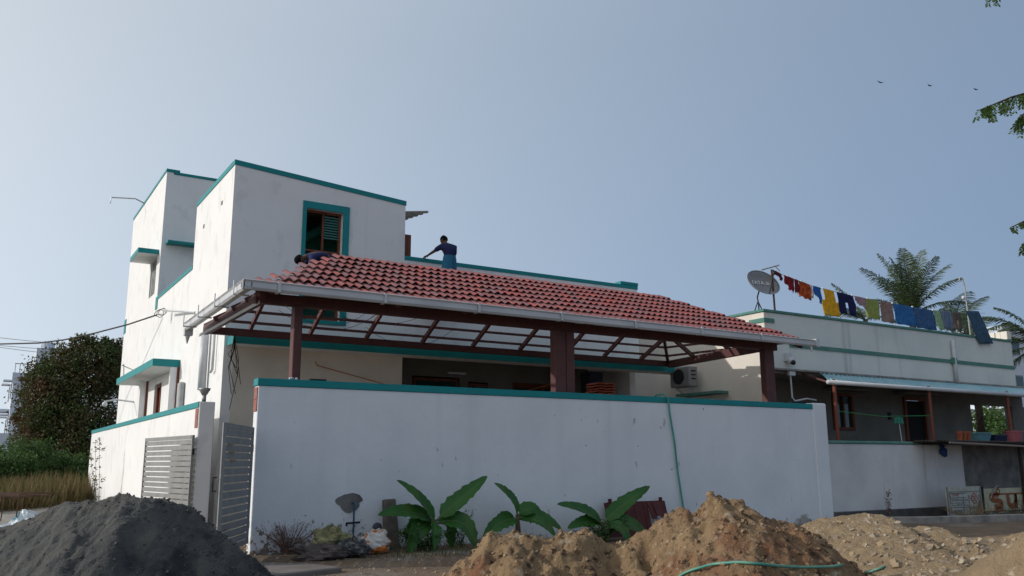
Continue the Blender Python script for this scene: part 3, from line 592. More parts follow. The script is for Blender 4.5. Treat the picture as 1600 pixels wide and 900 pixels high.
# ------------------------------------------------------------------ sign boards
def text(s, size, x, y, z, m, parent, name='lettering', rx=90):
    c = bpy.data.curves.new(name, 'FONT'); c.body = s; c.size = size; c.extrude = .003; c.align_x = 'LEFT'
    t = bpy.data.objects.new('tmp', c); COL.objects.link(t); dg = bpy.context.evaluated_depsgraph_get()
    me = bpy.data.meshes.new_from_object(t.evaluated_get(dg)); bpy.data.objects.remove(t); me.materials.clear(); me.materials.append(m)
    o = bpy.data.objects.new(name, me); COL.objects.link(o); o.rotation_euler = (radians(rx), 0, 0); o.parent = parent; o.location = Vector((x, y, z))-wloc(parent); return o
SY = 14.3
BOARD = mat('faded_sign_board', (.42, .44, .40), (.30, .31, .28), scale=5, spots=[((.12, .09, .05), 2.5, .55, .70, (1, 1, .5))])
INK = mat('dark_blue_ink', (.035, .045, .08)); REDI = mat('dark_red_ink', (.30, .055, .04)); ORI = mat('brown_orange_ink', (.25, .085, .035), (.20, .06, .03), scale=6); TANI = mat('tan_ink', (.26, .16, .08))
s1 = thing('notice_board', (23.6, SY, 0), 'small white board with dark printed rows and a red diamond emblem', 'sign')
BX('board', BOARD, s1, 22.72, 24.36, SY, SY+.03, 0, .80, bevel=.005)
f = MB()
for b in ((22.72, 22.78, 0, .8), (24.30, 24.36, 0, .8)): f.box(b[0], b[1], SY-.015, SY, b[2], b[3])
f.box(22.78, 24.30, SY-.015, SY, .66, .675); f.build('frame', mat('board_frame', (.20, .19, .17)), s1)
p = MB(); q = MB()
for z, xa, xb in ((.50, 22.86, 23.6), (.36, 22.86, 23.6), (.24, 22.88, 24.25), (.16, 22.88, 23.45), (.10, 22.88, 23.45)): p.box(xa, xb, SY-.005, SY, z, z+.012)
for x in (23.46, 23.74, 22.86, 24.22): p.box(x, x+.012, SY-.006, SY-.0005, .10, .56 if x > 23 else .64)
q.poly([(24.0, SY, .645), (24.2, SY, .47), (24.0, SY, .30), (23.8, SY, .47)], (0, -.004, 0)); q.build('diamond', REDI, s1)
MB().poly([(24.0, SY-.005, .60), (24.15, SY-.005, .47), (24.0, SY-.005, .34), (23.85, SY-.005, .47)], (0, -.002, 0)).build('diamond_centre', BOARD, s1)
d_ = MB()
for z in (.42, .47, .52): d_.box(23.93, 24.07, SY-.010, SY-.0075, z-.01, z+.012)
d_.build('emblem_mark', REDI, s1); p.build('ruled_lines', INK, s1)
text('PISHE', .125, 22.98, SY-.001, .545, REDI, s1); text('L', .10, 22.82, SY-.001, .53, INK, s1)
r = random.Random(3); k = MB()
for z, h, xa, xb in ((.415, .06, 22.93, 23.44), (.285, .055, 22.95, 23.42), (.41, .05, 23.50, 23.70), (.28, .05, 23.50, 23.70), (.60, .03, 22.9, 23.6), (.19, .025, 23.8, 24.2), (.13, .02, 22.95, 23.4)):
    x = xa
    while x < xb:
        wv = r.uniform(.02, .05); k.box(x, x+.012, SY-.004, SY, z, z+h*r.uniform(.7, 1)); zz = z+h*r.choice((0, .4, .8)); k.box(x+.012, x+wv, SY-.004, SY, zz, zz+.012); x += wv+.016
k.build('illegible_rows', INK, s1)
s2 = thing('painted_sign', (26, SY, 0), 'long cream board with large brown letters hanging from a bar', 'sign')
BX('board', mat('cream_sign_board', (.44, .44, .32), (.33, .33, .24), scale=4), s2, 24.5, 28.6, SY+.02, SY+.05, .10, .72, bevel=.005)
BX('lower_strip', mat('dark_sign_strip', (.05, .08, .07)), s2, 24.5, 28.6, SY+.019, SY+.05, -.08, .098)
BX('frame', DARK, s2, 24.44, 24.5, SY, SY+.06, -.08, .78)
def stroke(pts, wd, m, y, nm='painted_letter', dy=.004):
    P = [Vector((a, y, b)) for a, b in pts]; v = []; 
    for i, p_ in enumerate(P):
        d = (P[min(i+1, len(P)-1)]-P[max(i-1, 0)]).normalized(); n_ = Vector((-d.z, 0, d.x))*wd/2; v += [p_+n_, p_-n_, p_+n_+Vector((0, -dy, 0)), p_-n_+Vector((0, -dy, 0))]
    fs = []
    for i in range(len(P)-1): a = i*4; b = a+4; fs += [(a, b, b+2, a+2), (a+1, a+3, b+3, b+1), (a+2, b+2, b+3, a+3), (a, a+1, b+1, b)]
    fs += [(0, 2, 3, 1), (len(v)-4, len(v)-3, len(v)-1, len(v)-2)]
    return MB().add(v, fs).build(nm, m, s2)
def arc(cx, cz, rx, rz, a0, a1, n=14): return [(cx+rx*cos(radians(a0+(a1-a0)*i/n)), cz+rz*sin(radians(a0+(a1-a0)*i/n))) for i in range(n+1)]
yb = SY+.018
S_ = arc(25.12, .47, .27, .085, 60, 270)+arc(25.12, .30, .27, .085, 90, -110)+[(25.0, .16), (25.42, .15)]
def pair(pts, wd): stroke(pts, wd*1.55, TANI, yb, 'letter_outline', .003); stroke(pts, wd, ORI, yb-.004, 'painted_letter', .003)
pair([(24.8, .555), (28.5, .57)], .03); pair(S_, .10); pair(arc(25.25, .62, .085, .085, -80, 260), .03)
pair([(25.72, .55)]+arc(25.92, .36, .20, .15, 180, 360)+[(26.12, .55), (26.12, .14)], .11)
pair(arc(26.9, .33, .36, .17, 60, 300), .11); pair([(26.85, .66), (28.3, .66)], .07); pair([(27.6, .55)]+arc(27.85, .36, .22, .15, 180, 360)+[(28.07, .55)], .11)
k = MB(); x = 24.7
while x < 28.4:
    wv = r.uniform(.04, .09); k.box(x, x+.02, SY+.014, SY+.019, -.04, .05); zz = r.choice((-.04, 0, .04)); k.box(x+.02, x+wv, SY+.014, SY+.019, zz, zz+.018); x += wv+.03
k.build('small_lettering', mat('pale_letter', (.4, .42, .38)), s2)
MB().tube([(24.75, SY-.03, .45), (24.95, SY-.04, .70), (25.15, SY-.03, .79), (25.35, SY, .78)], .018, 6).build('rope', CONC, s2)

# ------------------------------------------------------------------ dish, washing line
DG = mat('grey_dish', (.25, .25, .26), (.20, .20, .21), scale=5, rough=.5)
dsh = thing('satellite_dish', (19.75, 17.6, 5.84), 'grey satellite dish on a bent stand at the roof corner', 'satellite dish')
c = Vector((19.72, 17.55, 6.76)); ax = Vector((-.12, -.86, .50)).normalized()
e1 = ax.cross(Vector((0, 0, 1))).normalized(); e2 = e1.cross(ax).normalized(); e1 = -e1 if e1.x < 0 else e1; 
if e2.z < 0: e2 = -e2
vs = []; rgs = 7
for side in (0, .02):
    for i in range(rgs+1):
        for k_ in range(28):
            rr = i/rgs; t = 2*pi*k_/28; vs.append(c+(e1*cos(t)*.57+e2*sin(t)*.46)*rr-ax*(.13*(1-rr*rr)+side))
fs = []
for s_ in (0, 1):
    o_ = s_*(rgs+1)*28
    for i in range(rgs):
        for k_ in range(28): a = o_+i*28+k_; b = o_+i*28+(k_+1) % 28; fs.append((a, b, b+28, a+28))
o_ = (rgs+1)*28
for k_ in range(28): a = rgs*28+k_; b = rgs*28+(k_+1) % 28; fs.append((a, b, b+o_, a+o_))
MB().add(vs, fs).build('reflector', DG, dsh, smooth=True)
MB().tube([c+(e1*cos(t)*.57+e2*sin(t)*.46) for t in [2*pi*i/30 for i in range(31)]], .014, 6).build('rim', GALV, dsh)
f = c+ax*.5-e2*.1
MB().tube([c-e2*.46, f], .014, 6).tube([f-ax*.02, f+ax*.1], .035, 8).build('feed_arm', BLACK, dsh)
MB().tube([c-ax*.15, (19.75, 17.85, 6.35), (19.62, 17.7, 6.12), (19.40, 17.5, 5.84)], .022, 6).tube([(19.66, 17.75, 6.2), (19.95, 17.8, 5.84)], .016, 6).tube([(19.66, 17.75, 6.2), (19.7, 18.0, 5.84)], .016, 6).build('stand', BLACK, dsh)
tx = text('TATA sky', .19, 0, 0, 0, mat('white_print', (.75, .75, .74)), dsh)
tx.rotation_euler = Matrix((e1, e2, ax)).transposed().to_euler(); tx.location = c-e1*.38-e2*.02-ax*.085-wloc(dsh)
ms = thing('line_mast', (19.99, 17.42, 5.84), 'pole with a slanted cross bar holding the left end of the washing line', 'pole')
MB().tube([(19.99, 17.42, 5.8), (19.96, 17.42, 7.15)], .03, 8).build('pole', RUST, ms); MB().tube([(19.5, 17.4, 7.08), (20.28, 17.4, 7.32)], .022, 6).tube([(20.1, 17.4, 7.27), (20.3, 17.4, 7.14)], .012, 5).build('cross_bar', GALV, ms)
LY = 17.42
def linez(x):
    P = [(19.9, 7.16), (20.4, 7.04), (21.75, 6.83), (23.3, 6.72), (24.86, 6.66), (27.64, 6.60), (29.4, 6.66), (31.2, 6.80)]
    return float(np.interp(x, [p[0] for p in P], [p[1] for p in P]))
ln = MB().tube([(x, LY, linez(x)) for x in np.linspace(19.95, 31.2, 30)], .008, 5).build('washing_line', GALV); tag(ln, 'thin washing line strung along the parapet above the pale green house', 'line')
def garment(name, x0, x1, drop, colr, label, shape='rect', y=LY, rag=0, stripes=None, lean=0., col2=None):
    colr = tuple(min(.8, c*1.45) for c in colr); rag *= .6
    nx, nz = 14, 14; V = []; idx = {}; F = []
    ph = random.uniform(0, 6)
    for j in range(nz+1):
        for i in range(nx+1):
            u = i/nx; t = j/nz; d = drop*(1+(rag*(random.random()-.5) if j == nz else 0))
            x = x0+(x1-x0)*u+lean*t+.012*sin(9*t+ph); z = linez(x0+(x1-x0)*u)+.012-d*t
            yy = y-.012-.03*t*sin(u*11+ph)-.018*sin(u*23+ph*2)*t-.01*sin(7*t+u*4)
            idx[i, j] = len(V); V.append((x, yy, z))
    def keep(i, j):
        u = (i+.5)/nx; t = (j+.5)/nz
        if shape == 'pants': return not (t > .45 and .40 < u < .60)
        if shape == 'shirt': return (t < .5) or (.14 < u < .86)
        if shape == 'shirtup': return (t > .45) or (.14 < u < .86)
        if shape == 'notch': return not (t < .18 and .4 < u < .6)
        if shape == 'slant': return t < .3+.7*u
        if shape == 'two': return not (t > .62 and u < .45)
        return True
    for j in range(nz):
        for i in range(nx):
            if keep(i, j): F.append((idx[i, j], idx[i, j+1], idx[i+1, j+1], idx[i+1, j]))
    m = mat(name+'_cloth', colr, col2 or tuple(c*.7 for c in colr), scale=7, rough=.95, bump=.2, bscale=60, trans=.35, stretch=stripes or (1, 1, 1))
    o = fastmesh(name, V, F, m, smooth=True); sd = o.modifiers.new('thickness', 'SOLIDIFY'); sd.thickness = .006
    tag(o, label, 'laundry', 'clothes drying on the line'); return o
garment('maroon_cloth', 20.0, 20.38, .22, (.13, .02, .03), 'small maroon cloth nearest the mast, leftmost on the washing line', 'slant', rag=.4)
garment('red_blouse', 20.46, 20.92, .42, (.22, .018, .025), 'dark red ragged blouse hanging next to the small maroon cloth', 'two', rag=.5)
garment('red_scarf', 20.93, 21.12, .40, (.19, .02, .03), 'narrow dark red scarf between the red blouse and the orange top', rag=.6)
garment('orange_top', 21.12, 21.66, .50, (.45, .11, .025), 'orange top with darker red print on the washing line', rag=.25, col2=(.24, .04, .02))
garment('white_cloth', 21.66, 21.74, .40, (.5, .48, .5), 'sliver of white cloth between the orange top and the blue shirt')
garment('blue_shirt', 21.75, 22.12, .52, (.035, .13, .36), 'royal blue shirt hanging beside the yellow shirt', 'slant')
garment('yellow_shirt', 22.12, 22.85, .84, (.62, .34, .025), 'yellow shirt, the brightest garment on the washing line', 'shirtup', lean=.12, rag=.12)
garment('navy_shorts', 22.88, 23.70, .66, (.018, .022, .085), 'navy shorts with two legs hanging from the line', 'pants', lean=.08)
garment('striped_cloth', 23.72, 24.3, .44, (.36, .25, .27), 'pale pink striped cloth on the line right of the navy shorts', col2=(.24, .15, .17), stripes=(.2, .2, 6), shape='slant', lean=.05)
garment('olive_cloth', 24.3, 24.98, .64, (.27, .30, .10), 'olive green cloth on the washing line', rag=.1)
garment('brown_towel', 25.02, 25.68, .68, (.27, .19, .17), 'brownish pink towel between the olive cloth and the blue towel')
garment('blue_towel', 25.72, 26.82, .68, (.04, .15, .34), 'bright blue towel spread wide on the line', lean=.1)
garment('slate_towel', 26.84, 27.95, .70, (.055, .12, .24), 'slate blue towel with a dark hem right of the bright blue towel', lean=.1)
garment('pale_green_cloth', 27.9, 28.35, .66, (.27, .38, .25), 'pale green cloth hanging right of the slate towel', lean=.25)
garment('striped_jeans', 28.4, 29.05, .62, (.06, .11, .20), 'blue and white striped garment above the coping', rag=.3, col2=(.35, .38, .42), stripes=(6, 1, .2))
garment('grey_trousers', 29.1, 29.6, .60, (.15, .12, .105), 'grey brown trousers on the line before the long denim', 'pants')
garment('denim', 29.3, 30.15, 1.12, (.055, .11, .17), 'long faded denim hanging over the coping at the right end of the line', y=17.06, lean=.7)
peg = MB()
for x, wh in ((20.1, 'small maroon cloth'), (20.6, 'dark red blouse'), (21.2, 'orange top'), (22.2, 'yellow shirt'), (23.6, 'navy shorts'), (24.35, 'olive cloth'), (25.66, 'brownish pink towel'), (26.75, 'bright blue towel'), (27.9, 'slate blue towel')):
    tag(MB().box(x, x+.025, LY-.035, LY+.012, linez(x)-.02, linez(x)+.04).build('clothes_peg', PVC), 'white clothes peg holding the '+wh+' on the line', 'peg', 'pegs on the washing line')
lp = thing('lamp_pole', (31.1, 18, 5.3), 'thin hooked pole with a small bulb above the neighbour roof', 'lamp')
MB().tube([(31.1, 18, 5.2), (31.05, 18, 7.9), (30.98, 18, 8.15), (30.8, 18, 8.2), (30.72, 18, 8.05)], .025, 6).build('pole', GALV, lp); MB().ball((30.9, 18, 7.45), .07, 8, 6).build('bulb', PVC, lp)
tg = MB()
for i in range(10): a = random.uniform(28.2, 30.8); tg.tube([(a, 17.5+random.uniform(-.05, .3), 5.86), (a+random.uniform(-.3, .3), 17.5, 6.0), (a+random.uniform(-.6, .6), 17.5, 5.86)], .012, 4)
tag(tg.build('wire_tangle', mat('dull_wire', (.15, .15, .16))), 'tangle of pale wire lying on the roof behind the coping under the jeans', 'wire')

# ------------------------------------------------------------------ air conditioner, tile stack
ac = thing('air_conditioner', (18.8, 20.1, 3.8), 'white outdoor air conditioning unit on the neighbour side wall', 'air conditioner')
BX('casing', mat('shaded_white_casing', (.24, .24, .235), rough=.5), ac, 18.62, 19.0, 19.75, 20.6, 3.78, 4.40, bevel=.02)  # white casing coloured darker to stand for the shade on it
MB().tube([(18.615, 20.2, 4.1), (18.60, 20.2, 4.1)], [.24, .24], 20).build('fan_grille', DARK, ac)
for i in range(3): BX('side_louvre', DARK, ac, 18.72, 18.9, 19.735, 19.75, 4.0+i*.12, 4.04+i*.12)
MB().bar((18.7, 19.9, 3.78), (19.2, 19.9, 3.5), .03, .03).bar((18.7, 20.45, 3.78), (19.2, 20.45, 3.5), .03, .03).build('bracket', PVC, ac)
st = thing('tile_stack', (14.4, 18.6, 0), 'stack of new orange roof tiles showing above the wall beside the middle post', 'tiles')
BX('stand', CONC, st, 13.9, 14.9, 18.4, 19.0, 0, 3.0)
for i in range(9):
    z = 3.0+i*.07; dx = random.uniform(-.03, .03)
    t = MB(); n = 10
    vs = [(14.08+dx+j*.066, 18.5, z+.03*abs(sin(j*pi/5*1.0))+.012) for j in range(n+1)]+[(14.08+dx+j*.066, 18.95, z+.03*abs(sin(j*pi/5))+.012) for j in range(n+1)]
    vs += [(x, y, zz-.03) for x, y, zz in vs]; N_ = n+1; f = []
    for j in range(n): f += [(j, j+1, N_+j+1, N_+j), (2*N_+j, 3*N_+j, 3*N_+j+1, 2*N_+j+1), (j, 2*N_+j, 2*N_+j+1, j+1), (N_+j, N_+j+1, 3*N_+j+1, 3*N_+j)]
    f += [(0, N_, 3*N_, 2*N_), (n, 2*N_+n, 3*N_+n, N_+n)]
    t.add(vs, f).build('stacked_tile', TILEN, st)
tag(MB().box(5.07, 5.38, 15.05, 15.2, 2.955, 2.985).build('tool', BLACK, bevel=.008), 'flat black tool lying on the teal coping beside the left post', 'tool')
tag(MB().poly([(17.7, 15.08, 2.955), (17.76, 15.08, 3.01), (18.2, 15.08, 3.01), (18.26, 15.08, 2.955)], (0, .12, 0)).build('dark_tray', BLACK, bevel=.005), 'dark tray lying on the teal coping at its right end', 'tray')
tag(MB().ball((4.75, 15.12, 2.975), .035, 8, 6, .5, (1.3, 1, .8)).ball((4.84, 15.12, 2.97), .03, 7, 5, .5).build('crumpled_paper', PVC), 'small white crumpled scrap on the teal coping left of the post', 'litter')
# ------------------------------------------------------------------ heaps
def heap(name, sil, ridge, slope_, lat0, lat1, f0, f1, step, m, label, cat, nz, seed, curve=0., rel=None, back=None):
    sl_lat = [p[0] for p in sil]; sl_z = [p[1] for p in sil]
    lat = np.arange(lat0, lat1, step); fw_ = np.arange(f0, f1, step); LA, FW = np.meshgrid(lat, fw_)
    H = np.interp(LA, sl_lat, sl_z); rr = ridge+curve*(LA-np.mean(sl_lat))**2+.25*fbm(LA, FW*0+seed, .8, 3, seed)
    d = FW-rr; sb = np.where(d > 0, back or slope_, slope_)
    Z = H-sb*(np.sqrt(d*d+.12**2)-.12)
    fade = np.clip(1-np.abs(d)*.1, .4, 1)
    Z = Z+nz(LA, FW, d)*fade
    Z = np.maximum(Z, -.15)
    X = FW*sin(YAW)+LA*cos(YAW); Y = FW*cos(YAW)-LA*sin(YAW)
    n0, n1 = LA.shape; V = np.stack([X.ravel(), Y.ravel(), Z.ravel()], 1)
    I = np.arange(n0-1)[:, None]*n1+np.arange(n1-1)[None]; Fq = np.stack([I, I+1, I+n1+1, I+n1], -1).reshape(-1, 4)
    keep = (Z.ravel()[Fq].max(1) > -.12); o = fastmesh(name, V, Fq[keep], m, smooth=True)
    tag(o, label, cat)
    def h(la, fw):
        i = np.clip(((np.asarray(fw)-f0)/step).astype(int), 0, n0-1); j = np.clip(((np.asarray(la)-lat0)/step).astype(int), 0, n1-1); return Z[i, j]
    return o, h
def rescale(pts, a, b): return [(l*b/a, 1.5-(1.5-z)*b/a) for l, z in pts]
SAND = mat('grey_crushed_sand', (.095, .094, .088), (.055, .057, .058), scale=1.4, lo=.35, hi=.7, rough=.95, bump=.9, bscale=26,
           spots=[((.135, .125, .105), 2.0, .52, .70, (1, 1, 1)), ((.03, .032, .036), 1.1, .58, .66, (1, 1, 1))])
sand = rescale([(-7.6, .05), (-6.8, .42), (-5.74, .78), (-5.39, .89), (-5.05, 1.04), (-4.69, 1.09), (-4.48, 1.14), (-4.23, 1.17), (-3.97, 1.14), (-3.68, 1.02), (-3.37, .76), (-3.07, .54), (-2.7, .28), (-2.1, -.2)], 10, 11)
def nsand(LA, FW, d):
    gul = np.abs(fbm(LA+.25*fbm(LA, FW, .8, 3, 6), FW*.25, 1.1, 3, 11))
    g2 = fbm(LA*1.0-FW*.15, FW*.18, 2.6, 3, 16)
    return -.62*(gul-.12)*np.clip(-d*.9, 0, 1)+.10*np.round(2.5*g2)/2.5*np.clip(-d*1.2, 0, 1)+.07*fbm(LA, FW, 2.2, 5, 12, .6)+.045*fbm(LA, FW, 9, 4, 13, .75)+.02*np.round(3*fbm(LA, FW, 5, 2, 15))*np.clip(1-np.abs(d), 0, 1)
so_, sh = heap('sand_heap', sand, 11.0, .62, -8.6, -2.2, 7.6, 13.6, .024, SAND, 'heap of dark grey sand in front of the open gate', 'sand heap', nsand, 5)
EARTH = mat('dug_earth', (.27, .185, .10), (.17, .105, .058), scale=2.0, lo=.3, hi=.7, rough=.97, bump=1., bscale=16,
            spots=[((.19, .085, .045), 1.0, .52, .66, (1, 1, 1)), ((.33, .28, .20), 4., .60, .72, (1, 1, 1)), ((.07, .04, .025), 3., .62, .70, (1, 1, 1)), ((.05, .03, .018), 9., .58, .66, (1, 1, 1)), ((.35, .27, .17), 16., .64, .70, (1, 1, 1))])  # darkest spots put the shade of cavities into the colour
GRAV = mat('gravelly_earth', (.31, .225, .13), (.22, .155, .095), scale=2.5, lo=.3, hi=.7, rough=.97, bump=1., bscale=20,
           spots=[((.44, .37, .28), 8., .6, .7, (1, 1, 1))])
earth = rescale([(-2.2, -.1), (-1.5, .25), (-1.09, .38), (-.75, .45), (-.55, .55), (-.45, .58), (-.3, .72), (-.1, .76), (.13, .79), (.4, .80), (.62, .85), (.81, .81), (1.01, .64), (1.14, .66), (1.45, .84), (1.66, .98), (1.84, 1.06), (2.09, 1.12), (2.23, 1.15), (2.39, 1.12), (2.58, 1.07), (2.92, .97), (3.07, .88), (3.27, .70), (3.47, .54), (3.6, .42), (4.1, .1), (4.6, -.2)], 9.5, 11)
def nearth(LA, FW, d):
    base = .26*fbm(LA, FW, 1.2, 5, 21, .6)*np.clip(.35+np.abs(d), 0, 1)+.11*fbm(LA, FW, 4, 4, 22, .65)
    cr = .06*np.round(4*fbm(LA, FW, 2.2, 3, 23))/2-.10*np.maximum(0, fbm(LA, FW, 3.1, 3, 29)-.25)*4
    return base*.85+cr-.075+.045*fbm(LA, FW, 10, 3, 24, .75)-.10*np.clip(-.2-LA, 0, 1.5)
eo, eh = heap('earth_heap', earth, 11.0, .58, -2.6, 5.2, 7.8, 13.8, .026, EARTH, 'big heap of freshly dug brown earth in the middle foreground', 'earth heap', nearth, 9)
gravel = rescale([(3.4, .1), (3.9, .45), (4.27, .60), (4.56, .69), (4.84, .72), (5.12, .75), (5.38, .73), (5.53, .61), (5.7, .52), (5.94, .57), (6.13, .57), (6.3, .46), (6.48, .41), (7.04, .42), (7.42, .48), (8.2, .6), (9.5, .5)], 13, 14)
def ngrav(LA, FW, d):
    return .06*fbm(LA, FW, 1.6, 5, 31, .6)*np.clip(.3+np.abs(d), 0, 1)+.03*fbm(LA, FW, 7, 3, 32, .7)+.012*fbm(LA, FW, 20, 2, 35)
go_, gh = heap('gravel_heap', gravel, 14.0, .19, 3.2, 10.2, 8.6, 16.0, .03, GRAV, 'low spread mound of stony yellow earth at the right', 'earth heap', ngrav, 14, back=.5)
tanb = rescale([(5.7, -.45), (6.3, .05), (6.6, .25), (6.9, .42), (7.6, .70), (8.6, 1.0)], 12.2, 10.2)
heap('pale_soil_bank', tanb, 10.4, .5, 5.0, 8.2, 9.0, 12.2, .04, GRAV, 'corner of a pale soil bank at the right edge of the picture', 'earth heap', lambda a, b, c: .05*fbm(a, b, 2, 4, 41)+.02*fbm(a, b, 9, 2, 42), 3)
def rocks(name, m, n, fn, size, label=None, k=8):
    V = []; F = []; base = [(x_, y_, z_) for z_ in (-1, 1) for y_ in (-1, 1) for x_ in (-1, 1)]
    oc = [(0, 2, 3, 1), (4, 5, 7, 6), (0, 1, 5, 4), (2, 6, 7, 3), (0, 4, 6, 2), (1, 3, 7, 5)]
    for i in range(n):
        la, fw = fn(); x, y = FL(la, fw); s = size()*.72; z = hh(la, fw)
        a = rng.uniform(0, 6.3); R = Matrix.Rotation(a, 3, 'Z') @ Matrix.Rotation(rng.uniform(-.9, .9), 3, 'X') @ Matrix.Rotation(rng.uniform(-.9, .9), 3, 'Y'); c0 = len(V); fl = rng.uniform(.5, .95)
        for b in base:
            p = R @ Vector((b[0]*s*rng.uniform(.5, 1.05), b[1]*s*rng.uniform(.5, .95), b[2]*s*fl*rng.uniform(.5, .9))); V.append((x+p.x, y+p.y, z+s*.12+p.z))
        F += [tuple(c0+j for j in t) for t in oc]
    o = fastmesh(name, V, F, m, smooth=False); tag(o, label, 'stones' if label else None, kind='stuff'); return o
CLOD = mat('earth_clods', (.3, .2, .12), rough=.97, bump=.6, bscale=40, rnd=[(.25, .17, .095), (.17, .105, .058), (.28, .21, .135), (.12, .07, .042), (.25, .18, .11)])
hh = lambda la, fw: float(eh(la, fw))
rocks('earth_clods', CLOD, 4200, lambda: (rng.uniform(-2.1, 4.3), rng.uniform(8.6, 11.6)), lambda: .008+.045*rng.random()**4, 'loose clods scattered over the brown earth heap')
hh = lambda la, fw: max(float(gh(la, fw)), float(ground_h(*FL(la, fw))))
STN = mat('pale_stones', (.3, .25, .2), rough=.95, bump=.5, bscale=50, rnd=[(.33, .25, .16), (.25, .19, .13), (.40, .34, .26), (.20, .16, .12), (.30, .22, .14), (.31, .23, .14)])
rocks('loose_stones', STN, 6500, lambda: (rng.uniform(3.6, 9.5), 9.4+4.4*rng.random()**1.7), lambda: .008+.07*rng.random()**6, 'loose pale stones covering the low mound at the right')
SNDC = mat('sand_clods', (.1, .1, .1), rough=.95, rnd=[(.085, .085, .08), (.06, .06, .06), (.115, .11, .10)])
hh = lambda la, fw: float(sh(la, fw))
rocks('sand_clods', SNDC, 6500, lambda: (rng.uniform(-7.2, -2.6), rng.uniform(8.4, 11.6)), lambda: .006+.02*rng.random()**4, 'small crumbs of grey sand over the dark heap')
hh = lambda la, fw: float(ground_h(*FL(la, fw)))
rocks('pebbles', STN, 3500, lambda: (rng.uniform(-7, 7), 11.5+6*rng.random()), lambda: .006+.03*rng.random()**4, 'pebbles and crumbs strewn over the dirt at the foot of the wall')
# big single stones
def stone(c, s, m, name, label, cat='stone', seed=1):
    b = MB(); random.seed(seed); b.ball(c, 1, 12, 8, .3, s); o = b.build(name, m, smooth=False); return tag(o, label, cat)
x, y = FL(5.62, 10.9); stone((x, y, float(gh(5.62, 10.9))+.02), (.20, .12, .06), mat('grey_stone', (.20, .195, .19), (.13, .13, .13), scale=6, bump=.6), 'stone', 'flat grey stone lying on the stony mound at the bottom right', seed=4)
for i, (px_l, fw, s, lb) in enumerate(((2.46, 11.05, .055, 'rounded brown lump, the highest on top of the earth heap'), (2.30, 11.0, .05, 'dark lump on top of the earth heap, left of the highest one'), (2.82, 11.0, .05, 'dark lump on top of the earth heap, right of the highest one'))):
    x, y = FL(px_l, fw); stone((x, y, float(eh(px_l, fw))+.03), (s, s, s), CLOD, 'clod', lb, 'clod', seed=i+8)
x, y = FL(-.35, 11.6); 
random.seed(11)
# green hose: one over the wall, one across the heap
HOSEP = mat('dusty_green_hose', (.14, .30, .22), (.05, .24, .19), scale=5, rough=.5)
HOSE = mat('green_hose', (.05, .30, .24), (.04, .24, .20), scale=8, rough=.35, spec=.5)
ho = MB().tube([(13.2, 15.5, 2.3), (13.22, 15.35, 2.85), (13.3, 15.2, 3.0), (13.38, 15.05, 3.02), (13.45, 14.97, 2.92), (13.47, 14.96, 2.6), (13.59, 14.97, 1.95), (13.64, 14.96, 1.3), (13.75, 14.96, .58), (13.8, 14.9, .1), (13.7, 14.2, .02)], .022, 8).build('garden_hose', HOSE, smooth=True)
tag(ho, 'green hose hanging over the teal coping down the front of the white wall', 'hose')
def surf(px, py):        # where the line of sight meets the heaps: the hose lies on their surface there
    d = Fv+R2*((px-800)/1349.876)-U2*((py-450)/1349.876); fh = Vector((sin(YAW), cos(YAW), 0))
    for i in range(400):
        t = 7.6+i*.02; q_ = CAM+d*(t/d.dot(fh)); la = q_.dot(Rv); hz_ = max(float(eh(la, t)) if -2.6 < la < 5.2 else 0, float(gh(la, t)) if la > 3.2 else 0)
        if q_.z <= hz_: return [q_.x, q_.y, hz_]
    return [q_.x, q_.y, hz_]
def hose(pix, name, label, lift):
    k_ = np.linspace(0, len(pix)-1, 36); P = [surf(float(np.interp(t, range(len(pix)), [p[0] for p in pix])), float(np.interp(t, range(len(pix)), [p[1] for p in pix]))) for t in k_]
    P = [[p[0]-Fv.x*lift, p[1]-Fv.y*lift, p[2]+lift*.3] for p in P]
    P = np.array(P)
    for _ in range(3): P[1:-1] = (P[:-2]+P[2:]+P[1:-1])/3
    o = MB().tube([tuple(p) for p in P], .016, 8).build(name, HOSEP, smooth=True); return tag(o, label, 'hose', 'pieces of green hose')
hose([(1050, 912), (1070, 899), (1100, 888), (1150, 880), (1200, 886), (1260, 889), (1315, 888)], 'hose', 'pale green hose lying across the front of the brown earth heap', .05)
hose([(1350, 898), (1365, 893), (1380, 887)], 'hose', 'short end of green hose poking out right of the brown heap', .06)

